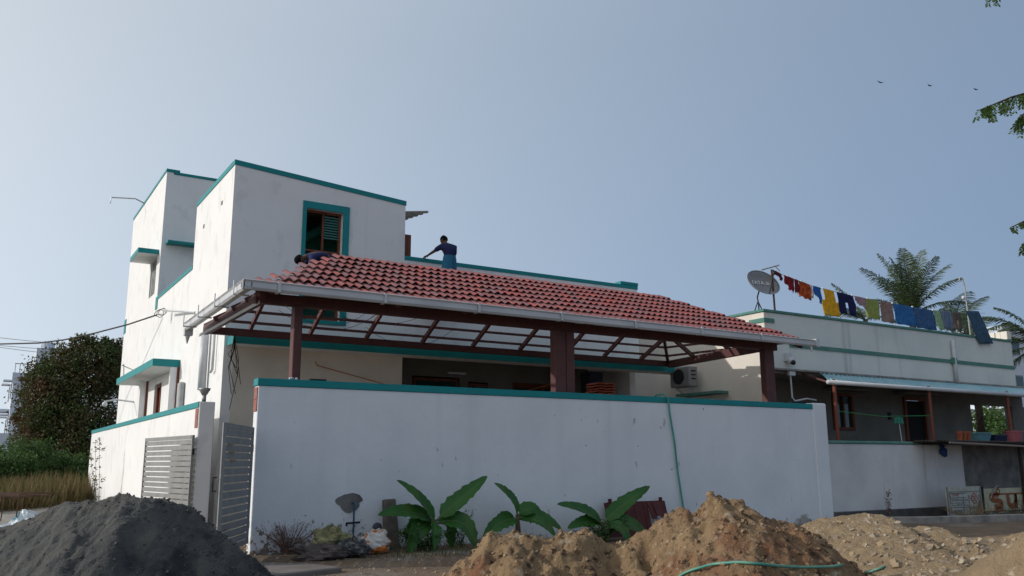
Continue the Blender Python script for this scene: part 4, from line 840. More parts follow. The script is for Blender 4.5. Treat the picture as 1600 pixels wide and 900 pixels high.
# ------------------------------------------------------------------ banana plants
BAN = mat('banana_leaf', (.05, .17, .028), (.03, .115, .02), scale=2, rough=.42, spec=.45, trans=.35, bump=.25, bscale=26, spots=[((.12, .16, .03), 1.6, .58, .72, (1, 1, 1)), ((.16, .11, .05), 5., .68, .72, (1, 1, 1))])
BANS = mat('banana_stem', (.13, .075, .045), (.07, .09, .03), scale=5, rough=.6)
RIB = mat('leaf_rib', (.09, .16, .045), rough=.5)
def leaf(root, a, tip, wd, bulge, roll=0., tear=0.):
    a = Vector(a); tip = Vector(tip); mid = (a+tip)/2+Vector(bulge); n = 22; V = []; P = []
    for i in range(n+1):
        t = i/n; P.append(a*(1-t)**2+mid*2*t*(1-t)+tip*t*t)
    st0 = 4
    for i in range(n+1):
        t = i/n; d = (P[min(i+1, n)]-P[max(i-1, 0)]).normalized(); s = d.cross(Vector((sin(roll), -cos(roll)*.75, .65))).normalized(); u = s.cross(d).normalized()
        tt = max(0, (t-.12)/.88); wv = wd*(sin(pi*min(1, tt**.62))**.55 if 0 < tt < 1 else 0)*(1-.15*tt)+.008
        jl = 1+.08*sin(i*1.9+wd*40)+tear*random.uniform(-.3, .1); jr = 1+.08*sin(i*2.3+1)+tear*random.uniform(-.3, .1)
        for k_, (q, j) in enumerate(((-1, jl), (-.5, jl), (0, 1), (.5, jr), (1, jr))): V.append(P[i]+s*q*wv*j*1.3+u*(abs(q)**1.3*wv*.38*(1 if i % 2 else .9)))
    F = [(i*5+j, i*5+j+1, i*5+5+j+1, i*5+5+j) for i in range(n) for j in range(4)]
    o = MB().add(V, F).build('leaf', BAN, root, smooth=True)
    MB().tube([p-Vector((0, .0, .006)) for p in P[:-1]], [.015*(1-i/n)+.003 for i in range(n)], 6).build('leaf_rib', RIB, o, smooth=True)
def banana(base, top, leaves, label):
    r = thing('banana_plant', base, label, 'banana plant')
    b = Vector(base); t = Vector(top); MB().tube([b-Vector((0, 0, .15)), b*.5+t*.5, t], [.065, .05, .035], 10).build('stem', BANS, r, smooth=True)
    for (tip, wd, bul, roll) in leaves: leaf(r, t+Vector((random.uniform(-.02, .02), random.uniform(-.02, .02), -random.uniform(0, .12))), tip, wd, bul, roll, tear=.42)
banana((7.30, 14.45, -.02), (7.28, 14.42, .50), [((6.46, 14.3, 1.20), .12, (.22, -.1, .02), .2), ((8.30, 14.3, 1.25), .13, (-.12, -.1, -.02), -.2), ((6.08, 14.2, .62), .13, (.1, -.05, .22), .1),
    ((7.92, 14.1, .02), .14, (.25, -.1, .42), -.3), ((6.62, 14.1, -.10), .13, (-.22, -.1, .30), .4), ((7.0, 13.9, .0), .11, (-.05, -.2, .32), .5), ((7.72, 14.6, -.05), .11, (.2, .05, .35), -.5), ((6.75, 14.5, .15), .10, (-.1, .1, .4), .2)],
    'largest banana plant, leftmost of the three in front of the white wall')
banana((9.08, 14.45, 0), (9.03, 14.42, .52), [((8.45, 14.3, 1.12), .12, (.2, -.1, .03), .2), ((9.50, 14.3, .50), .12, (.0, -.05, .25), -.3), ((8.15, 14.2, .14), .13, (.0, -.1, .25), .2), ((9.90, 14.2, .22), .12, (-.05, -.1, .2), -.2),
    ((9.4, 14.5, .35), .09, (.1, 0, .1), -.4), ((9.62, 14.0, .12), .10, (.05, -.1, .22), -.1)],
    'small banana plant in the middle of the three, behind the earth heap')
banana((11.1, 14.45, -.02), (11.08, 14.42, .30), [((12.24, 14.3, 1.0), .13, (-.25, -.1, .02), -.2), ((9.84, 14.25, .70), .13, (.25, -.1, .16), .2), ((10.05, 14.2, .24), .12, (.1, -.1, .22), .1), ((11.98, 14.1, -.02), .14, (.05, -.1, .3), -.3),
    ((11.35, 13.95, -.12), .13, (.05, -.2, .3), 0.), ((11.5, 14.2, .02), .11, (.1, -.1, .25), -.2)],
    'rightmost banana plant, in front of the dark red plank panel')

# ------------------------------------------------------------------ things along the foot of the wall
sp = MB(); sp.hexa([(6.50, 14.72, -.2), (6.78, 14.72, -.2), (6.78, 14.90, -.2), (6.50, 14.90, -.2), (6.46, 14.80, .85), (6.68, 14.80, .87), (6.68, 14.94, .86), (6.46, 14.94, .85)])
tag(sp.build('stone_post', mat('old_granite', (.17, .145, .12), (.09, .08, .07), scale=5, bump=.8, bscale=18), bevel=.02), 'rough stone post leaning on the white wall beside the largest banana plant', 'post')
tp = thing('standpipe', (5.92, 14.9, 0), 'thin blue water standpipe with a tap below the grey cement patch', 'pipe')
MB().tube([(5.93, 15.0, .80), (5.93, 14.93, .80), (5.93, 14.92, .74), (5.92, 14.9, .3), (5.90, 14.88, -.1)], .018, 8).build('pipe', mat('blue_pipe', (.03, .08, .14), rough=.5), tp)
MB().tube([(5.78, 14.9, .46), (6.04, 14.9, .47)], .018, 6).tube([(5.79, 14.9, .46), (5.79, 14.9, .41)], .018, 6).build('tap', BLACK, tp)
pn = thing('plank_panel', (12.3, 14.8, 0), 'dark red plank panel with an arched notch leaning against the wall behind the heap', 'panel')
PNL = mat('dark_red_planks', (.10, .022, .018), (.07, .018, .015), scale=5, rough=.6)
for i in range(13):
    x = 11.47+i*.128; d_ = .0 if i % 2 else .006
    z0 = .30 if 9 <= i <= 11 else -.05
    if i == 10: z0 = .36
    MB().hexa([(x, 14.66-d_, z0), (x+.122, 14.66-d_, z0), (x+.122, 14.69, z0), (x, 14.69, z0), (x, 14.86-d_, .66), (x+.122, 14.86-d_, .66), (x+.122, 14.89, .66), (x, 14.89, .66)]).build('plank', PNL, pn)
MB().bar((11.55, 14.87, .64), (13.10, 14.87, .64), .03, .06).build('rail', PNL, pn)
for x in (11.62, 13.02): BX('post_stub', PNL, pn, x, x+.06, 14.88, 14.93, .55, .74)
# sacks, bag and ball
def crumple(name, c, s, m, label, cat, seed, parent=None, n=(26, 18), amp=.35):
    r = np.random.default_rng(seed); a, b = n; V = []; F = []
    for i in range(b+1):
        for j in range(a):
            ph = pi*i/b; t = 2*pi*j/a; nn = 1+amp*float(fbm(np.array([t*1.6+seed]), np.array([ph*2.+seed*2]), 1.3, 4, seed)[0]) if 0 < j < a-1 or True else 1
            V.append((c[0]+s[0]*sin(ph)*cos(t)*nn, c[1]+s[1]*sin(ph)*sin(t)*nn, max(c[2]-s[2]*.55, c[2]+s[2]*cos(ph)*nn)))
    for i in range(b):
        for j in range(a): F.append((i*a+j, i*a+(j+1) % a, (i+1)*a+(j+1) % a, (i+1)*a+j))
    o = fastmesh(name, V, F, m, parent, smooth=False); 
    return tag(o, label, cat) if label else o
crumple('sack', (5.30, 14.35, .20), (.30, .2, .24), mat('yellow_sack', (.27, .25, .12), (.16, .15, .08), scale=6, bump=.6, bscale=20), 'crumpled dirty yellow sack at the foot of the wall near the gate', 'sack', 3, amp=.55)
crumple('dark_sack', (5.55, 14.0, .10), (.26, .2, .17), mat('dark_sack', (.05, .05, .055), (.16, .16, .14), scale=9, lo=.5, hi=.62), 'black and white net sack lying in front of the crumpled yellow sack', 'sack', 5, amp=.5)
crumple('rubble_pile', (4.95, 13.9, .05), (.42, .3, .17), mat('rubble', (.12, .095, .085), (.07, .055, .05), scale=6, bump=.8), 'low pile of dark rubble left of the sacks', 'rubble', 7, amp=.6)
crumple('carrier_bag', (6.12, 14.35, .12), (.26, .16, .22), mat('orange_white_bag', (.62, .59, .55), (.52, .16, .03), scale=3.2, lo=.47, hi=.50, rough=.5, stretch=(.6, 1, 1.6)), 'white and orange plastic bag lying against the wall beside the stone post', 'bag', 9, amp=.5)
bl_ = MB().ball((6.20, 14.5, .40), .085, 16, 10); tag(bl_.build('dark_ball', mat('dark_pot', (.045, .045, .06), (.08, .07, .1), scale=12), smooth=True), 'small dark round pot above the orange and white bag', 'pot')
sl2 = MB().hexa([(3.6, 11.9, -.05), (4.7, 12.2, -.05), (4.5, 12.9, -.05), (3.8, 13.6, -.05), (3.6, 11.9, .05), (4.7, 12.2, .05), (4.5, 12.9, .05), (3.8, 13.6, .05)])
tag(sl2.build('concrete_slab', mat('smooth_concrete', (.19, .165, .15), (.14, .12, .105), scale=2, bump=.3), bevel=.02), kind='structure')
mb_ = MB().box(8.05, 8.16, 12.62, 12.72, .0, .42); 
x, y = FL(.02-.55, 11.45)
# weeds
def weed(name, base, h, n, m, label, cat, spread=.3, leafs=0, lm=None, seed=1, ln=.05):
    r = random.Random(seed); root = thing(name, base, label, cat); b = MB(); tips = []
    for i in range(n):
        a = r.uniform(0, 6.3); s = r.uniform(.3, 1)*spread; hh_ = h*r.uniform(.55, 1); x0 = base[0]+r.uniform(-.1, .1)*spread; y0 = base[1]+r.uniform(-.05, .05)
        P = [(x0, y0, base[2]), (x0+cos(a)*s*.3, y0+sin(a)*s*.15, base[2]+hh_*.4), (x0+cos(a)*s*.8, y0+sin(a)*s*.35, base[2]+hh_*.8), (x0+cos(a)*s, y0+sin(a)*s*.5, base[2]+hh_)]
        b.tube(P, [.008, .006, .005, .003], 4); tips += [(Vector(P[k_])*(1-t)+Vector(P[k_+1])*t) for k_ in range(3) for t in (.2, .5, .8)]
        for _ in range(2):
            k_ = r.randrange(1, 3); q = Vector(P[k_]); e = q+Vector((r.uniform(-.2, .2), r.uniform(-.1, .1), r.uniform(.05, .2)))*spread*1.5; b.tube([q, e], .003, 3); tips.append(e); tips.append((q+e)/2)
    b.build('stems', m, root)
    if leafs:
        V = []; F = []
        for p in tips:
            for _ in range(leafs):
                c_ = p+Vector((r.uniform(-.04, .04), r.uniform(-.04, .04), r.uniform(-.04, .04))); d = Vector((r.uniform(-1, 1), r.uniform(-1, 1), r.uniform(-.6, .6))).normalized()*ln; s = d.cross(Vector((r.uniform(-1, 1), r.uniform(-1, 1), 1))).normalized()*ln*.35
                k0 = len(V); V += [c_, c_+d*.5+s, c_+d, c_+d*.5-s]; F.append((k0, k0+1, k0+2, k0+3))
        tag(fastmesh('leaves', [tuple(v) for v in V], F, lm, root), kind='stuff')
    return root
DTW = mat('dry_twig', (.19, .12, .095), rough=1.); LEAFG = mat('weed_leaf', (.05, .1, .03), rough=.7, rnd=[(.05, .12, .03), (.08, .12, .04), (.035, .08, .02)], trans=.2)
weed('dry_weed', (4.75, 14.85, .02), .5, 30, DTW, 'dry leafless brown weed against the wall beside the gate', 'weed', .55, 2, mat('dry_leaf', (.16, .08, .05), rnd=[(.18, .09, .05), (.10, .05, .04)]), 5, .022)
weed('weed', (7.0, 14.2, -.05), .42, 14, LEAFG, 'leafy green weeds round the stem of the largest banana plant', 'weed', .55, 5, LEAFG, 6, .055)
weed('weed', (7.9, 14.6, -.05), .75, 8, LEAFG, 'thin wispy weed between the largest and the middle banana plant', 'weed', .35, 3, LEAFG, 7, .035)
weed('weed', (10.9, 14.2, -.05), .35, 12, LEAFG, 'low weeds under the leaves of the rightmost banana plant', 'weed', .7, 5, LEAFG, 8, .05)
weed('dry_stalks', (20.8, 14.8, .0), .85, 3, DTW, 'few dry stalks with seed heads against the stained neighbour wall', 'weed', .15, 3, DTW, 9, .06)
weed('sapling', (3.55, 30.0, .05), 2.3, 3, mat('sapling_bark', (.12, .10, .08)), 'thin leafy sapling growing against the sunlit side wall', 'sapling', .45, 9, mat('sapling_leaf', (.06, .08, .04), rnd=[(.08, .12, .05), (.16, .16, .10)], trans=.3), 12, .065)
weed('dry_brush', (23.4, 14.05, -.1), .4, 40, mat('straw', (.24, .17, .09)), 'strip of dry grass along the bottom of the small notice board', 'weed', 1.4, 0, None, 17)
weed('dry_brush', (25.8, 14.05, -.15), .35, 45, mat('straw_dark', (.15, .10, .06)), 'strip of dry grass under the large painted sign', 'weed', 1.8, 0, None, 18)
# low kerb stone strip at the wall foot left
# ------------------------------------------------------------------ the left background
def quads(V0, dirs, sides, L, W):
    a = V0; b = V0+dirs*(L*.5)[:, None]+sides*W[:, None]; c = V0+dirs*L[:, None]; d = V0+dirs*(L*.5)[:, None]-sides*W[:, None]
    V = np.stack([a, b, c, d], 1).reshape(-1, 3); F = np.arange(len(V)).reshape(-1, 4); return V, F
def crown(name, blobs, n, L, W, m, parent=None, seed=0, droop=.2, clump=.35, kind='stuff'):
    r = np.random.default_rng(seed); vol = np.array([b[3]*b[4]*b[5] for b in blobs])**.7; pr = vol/vol.sum(); P = []
    for b, p in zip(blobs, pr):
        k_ = int(n*p); nc = max(6, int(k_/45)); u = r.normal(size=(nc, 3)); u /= np.linalg.norm(u, axis=1)[:, None]
        rad = r.uniform(.45, 1.02, nc)**.7; cc = np.array(b[:3])+u*rad[:, None]*np.array(b[3:6])
        idx = r.integers(0, nc, k_); P.append(cc[idx]+np.clip(r.normal(size=(k_, 3)), -1.9, 1.9)*clump*np.array(b[3:6]).min()*.45)
    P = np.vstack(P); k_ = len(P); d = r.normal(size=(k_, 3)); d[:, 2] -= droop*2; d /= np.linalg.norm(d, axis=1)[:, None]
    s = np.cross(d, r.normal(size=(k_, 3))); s /= np.linalg.norm(s, axis=1)[:, None]
    V, F = quads(P, d, s, r.uniform(.6, 1.3, k_)*L, r.uniform(.7, 1.2, k_)*W); o = fastmesh(name, V, F, m, parent); 
    if kind: o['kind'] = kind
    return o
DKL = mat('dark_leaf', (.03, .04, .015), rough=.6, spots=[((.11, .06, .028), .7, .56, .64, (1, 1, 1)), ((.055, .085, .022), .9, .46, .60, (1, 1, 1))], rnd=[(.05, .08, .022), (.07, .09, .03), (.11, .065, .032), (.035, .055, .02), (.14, .075, .038), (.075, .095, .03)], trans=.3)
GRL = mat('green_leaf', (.05, .11, .02), rough=.6, rnd=[(.06, .13, .03), (.09, .17, .04), (.045, .09, .025), (.08, .12, .04)], trans=.3)
BARK = mat('bark', (.10, .075, .055), (.05, .04, .03), scale=8, bump=.8, bscale=20, rough=1)
def tree(name, base, blobs, n, L, W, m, label, seed, trunk=.22, group=None, limbs=8):
    t = thing(name, base, label, 'tree', group); r = random.Random(seed); b = MB(); B = Vector(base); top = Vector(blobs[0][:3])
    b.tube([B, B*.6+top*.4+Vector((r.uniform(-.2, .2), 0, 0)), top], [trunk, trunk*.7, trunk*.3], 9)
    for i in range(limbs):
        q = blobs[i % len(blobs)]; e = Vector((q[0]+r.uniform(-.6, .6)*q[3], q[1]+r.uniform(-.6, .6)*q[4], q[2]+r.uniform(-.3, .8)*q[5])); s = B.lerp(top, r.uniform(.3, .8))
        b.tube([s, s.lerp(e, .5)+Vector((0, 0, -.1)), e], [trunk*.45, trunk*.25, .02], 6)
    b.build('trunk', BARK, t); crown('crown', blobs, n, L, W, m, t, seed); return t
def W3(px, py, dist):       # a direction from the street corner, at a distance: gives a plain world point
    d = Fv+R2*((px-800)/1349.876)-U2*((py-450)/1349.876); return CAM+d*dist
def blob(px, py, dist, rx, ry, rz): p = W3(px, py, dist); return (p.x, p.y, p.z, rx, ry, rz)
p = W3(118, 735, 45)
tree('broad_tree', (p.x, p.y, 0), [blob(115, 620, 45, 2.4, 2.2, 2.5), blob(150, 575, 45, 1.5, 1.6, 1.4), blob(90, 600, 45, 1.5, 1.6, 1.3), blob(80, 670, 44, 1.7, 1.7, 1.7), blob(150, 680, 44, 1.9, 1.7, 1.7), blob(185, 575, 47, 1.3, 1.4, 1.4), blob(55, 625, 45, .8, 1, .7), blob(60, 700, 43, 1.4, 1.5, 1.2), blob(120, 715, 43, 2., 1.5, 1.2), blob(132, 538, 45, .7, .7, .6), blob(98, 556, 45, .6, .6, .5), blob(72, 572, 45, .55, .6, .45), blob(38, 648, 44, .6, .6, .5), blob(172, 545, 46, .8, .8, .6), blob(45, 590, 45, .35, .4, .3)],
     64000, .16, .045, DKL, 'large dark green tree with reddish brown leaves, behind the side wall at the left', 3, .25)
for i, (px, py, ds, s, lb) in enumerate(((40, 720, 38, (1.6, 1.3, 1.0), 'bright green bush left of and below the big dark tree'), (5, 735, 36, (1.2, 1.1, .9), 'green bush at the very left edge of the picture'), (110, 735, 40, (1.6, 1.2, .8), 'dull green bush under the big dark tree beside the side wall'))):
    c = W3(px, py, ds); b = thing('bush', (c.x, c.y, 0), lb, 'bush'); MB().tube([(c.x, c.y, 0), (c.x, c.y, c.z)], [.05, .02], 6).tube([(c.x, c.y, 0), (c.x+.4, c.y, c.z+.2)], [.04, .01], 5).build('stem', BARK, b)
    crown('foliage', [(c.x, c.y, c.z, *s), (c.x+.9, c.y+.3, c.z-.3, s[0]*.6, s[1]*.6, s[2]*.6)], 7000, .13, .04, GRL, b, 20+i)
# dry tall grass
STRAW = mat('dry_grass', (.2, .15, .06), rough=.95, rnd=[(.17, .12, .06), (.11, .10, .04), (.22, .15, .075), (.08, .10, .03), (.14, .085, .045)], trans=.2)
def grass(n, l0, l1, f0, f1, h, m, label, seed, wd=.012, dens=None, name='grass'):
    r = np.random.default_rng(seed); la = r.uniform(l0, l1, n); fw_ = r.uniform(f0, f1, n)
    if dens is not None: k_ = dens(la, fw_, r); la = la[k_]; fw_ = fw_[k_]
    n = len(la); X = fw_*sin(YAW)+la*cos(YAW); Y = fw_*cos(YAW)-la*sin(YAW); Z = ground_h(X, Y)-.01; B = np.stack([X, Y, Z], 1)
    a = r.uniform(0, 6.3, n); lean = r.uniform(.05, .5, n); H = h*r.uniform(.4, 1.1, n)*(1+.5*fbm(X, Y, .6, 3, seed)); d = np.stack([np.cos(a)*lean, np.sin(a)*lean, np.ones(n)], 1); s = np.stack([-np.sin(a), np.cos(a), np.zeros(n)], 1)
    V, F = quads(B, d, s, H, np.full(n, wd)*r.uniform(.7, 1.4, n)); o = fastmesh(name, V, F, m); return tag(o, label, kind='stuff')
grass(16000, -25, -15.5, 26, 38, 1.0, STRAW, 'tall dry yellow grass below the big dark tree', 5, .025, lambda l, f, r: (l/f < -.462) & (l/f > -.66))
grass(3000, -9.5, -6.8, 15, 19, .12, STRAW, 'short dry grass on the verge at the left', 6, .008, name='verge_grass')
grass(2600, -2.5, 6, 14.5, 17.2, .10, mat('sparse_grass', (.08, .1, .04), rnd=[(.06, .09, .03), (.14, .11, .05)]), 'sparse low grass along the foot of the white wall', 8, .007, lambda l, f, r: (f*cos(YAW)-l*sin(YAW) < 14.95), name='sparse_grass')
# far pale buildings
FARW = mat('far_white_wall', (.62, .66, .72), (.5, .55, .62), scale=.3)
def far_building(p0, w_, d_, h, label, name='far_building', wins=(2, 3), balcony=True, yaw=0.):
    x, y = p0; b = thing(name, (x+w_/2, y+d_/2, 0), label, 'building'); 
    BX('wall', FARW, b, x, x+w_, y, y+d_, 0, h); BX('parapet', FARW, b, x-.1, x+w_+.1, y-.1, y, h-.9, h+.02)
    for i in range(wins[0]):
        for j in range(wins[1]):
            wx = x+w_*(i+.5)/wins[0]; wz = 1.2+j*3; f = BX('window', mat('far_frame', (.3, .33, .36)) if 'far_frame' not in bpy.data.materials else bpy.data.materials['far_frame'], b, wx-.6, wx+.6, y-.05, y, wz, wz+1.3); BX('pane', GLASS, f, wx-.5, wx+.5, y-.07, y-.05, wz+.1, wz+1.2)
            f = BX('window', bpy.data.materials['far_frame'], b, x-.05, x, y+d_*(i+.5)/wins[0]-.6, y+d_*(i+.5)/wins[0]+.6, wz, wz+1.3); BX('pane', GLASS, f, x-.07, x-.05, y+d_*(i+.5)/wins[0]-.5, y+d_*(i+.5)/wins[0]+.5, wz+.1, wz+1.2)
            BX('window_hood', FARW, b, x-.7, x, y+d_*(i+.5)/wins[0]-.9, y+d_*(i+.5)/wins[0]+.9, wz+1.5, wz+1.6)
    return b
b1 = far_building((2.7, 86.5), 5.5, 9, 9.3, 'pale blue white three storey building far behind the big dark tree', wins=(2, 3))
BX('roof_room', FARW, b1, 4.3, 8.2, 87.5, 93, 9.3, 11.7); MB().tube([(5.2, 89, 11.7), (5.2, 89, 12.3)], .6, 12).build('water_tank', FARW, b1)
rl = MB()
for i in range(9): rl.tube([(2.75+i*.35, 86.45, 9.3), (2.75+i*.35, 86.45, 10.1)], .03, 4)
rl.tube([(2.7, 86.45, 10.1), (5.6, 86.45, 10.1)], .04, 4).build('roof_railing', GALV, b1)
BX('balcony', FARW, b1, 1.8, 2.7, 88, 91, 6.0, 6.25)
b2 = far_building((1.3, 80), 3.2, 5, 3.9, 'low pale flat roofed building at the left edge before the taller one', wins=(1, 1))
def far_at(px, dist, w_, h, label, wins):
    c = W3(px, 720, dist); return far_building((c.x, c.y), w_, 8, h, label, wins=wins)
far_at(1530, 95, 16, 7.0, 'pale building glimpsed through the opening of the neighbour porch', (4, 2))
far_at(1590, 70, 10, 12.6, 'tall pale building at the far right edge behind the palms', (3, 4))
# green bushes seen through the porch opening
for i, (px, py, ds, s) in enumerate(((1535, 672, 52, 1.5), (1568, 668, 54, 1.6))):
    c = W3(px, py, ds); b = thing('garden_bush', (c.x, c.y, 0), ('round yellow green bush on the left in the porch opening', 'green bush on the right in the porch opening beside the post')[i], 'bush'); MB().tube([(c.x, c.y, 0), (c.x, c.y, c.z)], .06, 6).build('stem', BARK, b)
    crown('foliage', [(c.x, c.y, c.z, s, s, s), (c.x+.8, c.y, c.z-1.2, s, s, s)], 5000, .2, .06, GRL, b, 30+i)
# overhead cables
def cable(pts, r_, label, name='overhead_cable', n=40):
    P = [Vector(p) for p in pts]; L = [0]
    for a, b in zip(P, P[1:]): L.append(L[-1]+(b-a).length)
    Q = [tuple(np.interp(t, L, [q[k_] for q in P]) for k_ in range(3)) for t in np.linspace(0, L[-1], n)]
    return MB().tube(Q, r_, 6).build(name, BLACK, smooth=True), label
def sag(a, b, s, n=30): a = Vector(a); b = Vector(b); return [tuple(a.lerp(b, t/n)-Vector((0, 0, s*4*(t/n)*(1-t/n)))) for t in range(n+1)]
e = (4.55, 27.9, 6.05); a0 = W3(-420, 500, 31)
cb = thing('service_cable', (e[0], e[1], 0), 'thick black service cable looping in from the left to the house bracket', 'cable')
A_ = (-9.0, 34.0, 6.9)
MB().tube([W3(x, y, d) for x, y, d in ((-600, 480, 36), (-300, 528, 35), (-100, 540, 34), (0, 537.5, 33), (60, 536, 32), (100, 531, 31), (150, 520, 30), (200, 507, 29), (245, 492, 28.0))], .028, 6).build('cable', BLACK, cb)
for c_, r_, ph in (((254, 487), .12, 0), ((252, 488), .13, .5), ((249, 490), .14, 1.)):
    q = W3(c_[0], c_[1], 26.7); MB().tube([q+Rv*(r_*cos(2*pi*i/24))+Vector((0, 0, 1))*(r_*.8*sin(2*pi*i/24))+Vector((0, .1*sin(i+ph), 0)) for i in range(24)], .010, 5).build('coil', BLACK, cb)
for i, (a, b, s, lb) in enumerate((((-300, 478, 60), (250, 545, 62), .6, 'thin wire, the highest of the three crossing the sky at the left'), ((-300, 500, 60), (240, 552, 62), .5, 'thin wire, the middle one of three crossing the sky at the left'), ((-300, 470, 62), (260, 560, 60), 1.1, 'thin wire, the most sagging of three crossing the sky at the left'))):
    tag(MB().tube(sag(W3(*a), W3(*b), s), .02, 4).build('overhead_wire', GALV), lb, 'wire', 'thin wires at the left')
# metal frame table and plastic litter at the left
tf_ = thing('metal_frame', (1.6, 22, 0), 'rusty metal frame with a mesh top standing on the verge at the left', 'metal frame')
q = lambda la, fw, z: Vector((*FL(la, fw), z))
pts4 = [(-13.05, 22.3), (-12.35, 21.6), (-12.7, 23.0), (-11.95, 22.3)]
lt_ = [(-13.15, 21.6), (-12.0, 21.6), (-13.1, 22.9), (-11.9, 22.9)]
for (la, fw) in lt_: MB().tube([q(la-.05, fw, 0), q(la, fw, .78)], .014, 6).build('leg', RUST, tf_)
fr_ = MB()
for a, b in ((0, 1), (1, 3), (3, 2), (2, 0)): fr_.tube([q(*lt_[a], .78), q(*lt_[b], .70 if b % 2 else .78)], .016, 6)
fr_.tube([q(*lt_[0], .05), q(*lt_[1], .05)], .012, 5); fr_.build('top_frame', RUST, tf_)
for i in range(8): fwv = 21.7+i*.16; MB().tube([q(-13.1, fwv, .79), q(-11.95, fwv, .72)], .010, 4).build('bar', RUST, tf_)
c = q(-11.2, 20.6, .12); crumple('plastic_bag', (c.x, c.y, c.z), (.33, .25, .28), mat('white_blue_plastic', (.62, .68, .70), (.04, .25, .36), scale=3.5, lo=.55, hi=.60, rough=.35), 'crumpled white plastic with a blue patch under the metal frame', 'litter', 21, amp=.6)
c = q(-10.9, 19.4, .08); crumple('plastic_sheet', (c.x, c.y, c.z), (.45, .25, .14), mat('white_plastic', (.60, .64, .68), rough=.4), 'flat crumpled white plastic at the edge of the grey sand heap', 'litter', 22, amp=.8)
ROAD = mat('gravel_road', (.27, .25, .22), (.20, .185, .165), scale=3, bump=.7, bscale=12)
mr = MB(); P1 = [FL(-30, 42), FL(-16.8, 36), FL(-13.2, 28), FL(-9.6, 20), FL(-7.5, 12), FL(-20, 12), FL(-34, 26)]
tag(mr.add([(x, y, .075) for x, y in P1], [tuple(range(len(P1)))]).build('dirt_road', ROAD), kind='structure')

# ------------------------------------------------------------------ palms
PALM = mat('palm_leaf', (.04, .07, .03), rough=.5, rnd=[(.055, .095, .035), (.085, .125, .055), (.045, .075, .032), (.12, .13, .065)], trans=.25)
def palm(base, top, fronds, label, seed, L=3.2):
    t = thing('coconut_palm', base, label, 'palm tree'); r = random.Random(seed); B = Vector(base); T = Vector(top)
    MB().tube([B, B.lerp(T, .5)+Vector((.15, 0, 0)), T], [.2, .15, .13], 10).build('trunk', BARK, t, smooth=True)
    for (az, el, ln, dr) in fronds:
        # az: degrees across the view (0 = right, 90 = away), el: start elevation
        h = Rv*cos(radians(az))+Vector((sin(YAW), cos(YAW), 0))*sin(radians(az)); P = []; n = 16; p_ = T.copy(); e_ = radians(el)
        for i in range(n+1): P.append(p_.copy()); p_ = p_+(h*cos(e_)+Vector((0, 0, 1))*sin(e_))*(ln/n); e_ -= radians(dr)/n*(.4+1.2*i/n)
        V = []; F = []
        rb = MB().tube(P, [.03*(1-i/n)+.006 for i in range(n+1)], 5).build('frond', BARK if False else PALM, t)
        for k_ in range(58):
            u = .10+.9*k_/58; i = min(n-1, int(u*n)); f_ = u*n-i; c_ = P[i].lerp(P[i+1], f_); d = (P[i+1]-P[i]).normalized(); s = d.cross(Vector((0, 0, 1))).normalized() if abs(d.z) < .95 else h.cross(Vector((0, 0, 1))).normalized()
            up = s.cross(d).normalized(); l_ = ln*.27*(sin(pi*min(1, u*.85+.12))**.7)*r.uniform(.8, 1.1)
            for sg in (-1, 1):
                dd = (s*sg*.8+d*.65+up*.25+Vector((0, 0, -.38))+Vector((r.uniform(-.12, .12), r.uniform(-.12, .12), r.uniform(-.1, .1)))).normalized(); wv = d*.021; m_ = c_+dd*l_*.5+up*.02; e2_ = c_+dd*l_+Vector((0, 0, -l_*.22)); k0 = len(V)
                V += [tuple(c_-wv*.6), tuple(c_+wv*.6), tuple(m_+wv), tuple(m_-wv), tuple(e2_)]; F += [(k0, k0+1, k0+2, k0+3), (k0+3, k0+2, k0+4, k0+4)]
        mm = MB(); mm.v = V; mm.f = [f if f[3] != f[2] else f[:3] for f in F]; tag(mm.build('leaflets', PALM, rb), kind='stuff')
    return t
p = W3(1424, 492, 38); palm((p.x, p.y, 0), tuple(p), [(95, 89, 3.1, 10), (20, 79, 3.2, 22), (165, 76, 3.1, 24), (60, 84, 3.0, 16), (140, 82, 2.8, 18), (0, 62, 3.0, 35), (180, 60, 3.0, 40), (300, 68, 2.8, 30), (190, 30, 2.6, 50), (-8, 30, 2.5, 55), (330, 50, 2.6, 45), (215, 50, 2.6, 45), (90, 70, 2.9, 20)], 'tall coconut palm with upright fronds behind the washing line', 2)
p = W3(1490, 520, 37); palm((p.x, p.y, 0), tuple(p), [(40, 64, 2.9, 50), (15, 55, 2.6, 40), (80, 60, 1.8, 40), (170, 45, 1.5, 60)], 'sparse palm whose two long fronds arch right beside the hooked lamp pole', 9)
p = W3(1352, 500, 46); palm((p.x, p.y, 0), tuple(p), [(165, 62, 2.6, 25), (175, 25, 2.4, 60), (20, 20, 2.2, 60), (200, 35, 2.2, 70), (90, 50, 2.0, 60)], 'smaller palm with sparse fronds left of the tall palm', 3)
p = W3(1515, 535, 36); palm((p.x, p.y, 0), tuple(p), [(110, 74, 2.2, 40), (70, 66, 2.0, 50), (30, 55, 2.2, 60), (150, 60, 1.9, 50), (5, 38, 2.5, 60), (175, 30, 2.2, 60), (-20, 20, 2.0, 60)], 'low palm just behind the right end of the pale green house', 4)
p = W3(1625, 540, 33); palm((p.x, p.y, 0), tuple(p), [(165, 52, 2.4, 60), (175, 20, 2.6, 60), (150, 70, 2.2, 60), (190, -5, 2.4, 50), (200, 40, 2.2, 80), (60, 60, 2.2, 60), (180, -25, 2.2, 40), (350, 50, 2, 60)], 'palm whose fronds reach in from the right edge of the picture', 5)

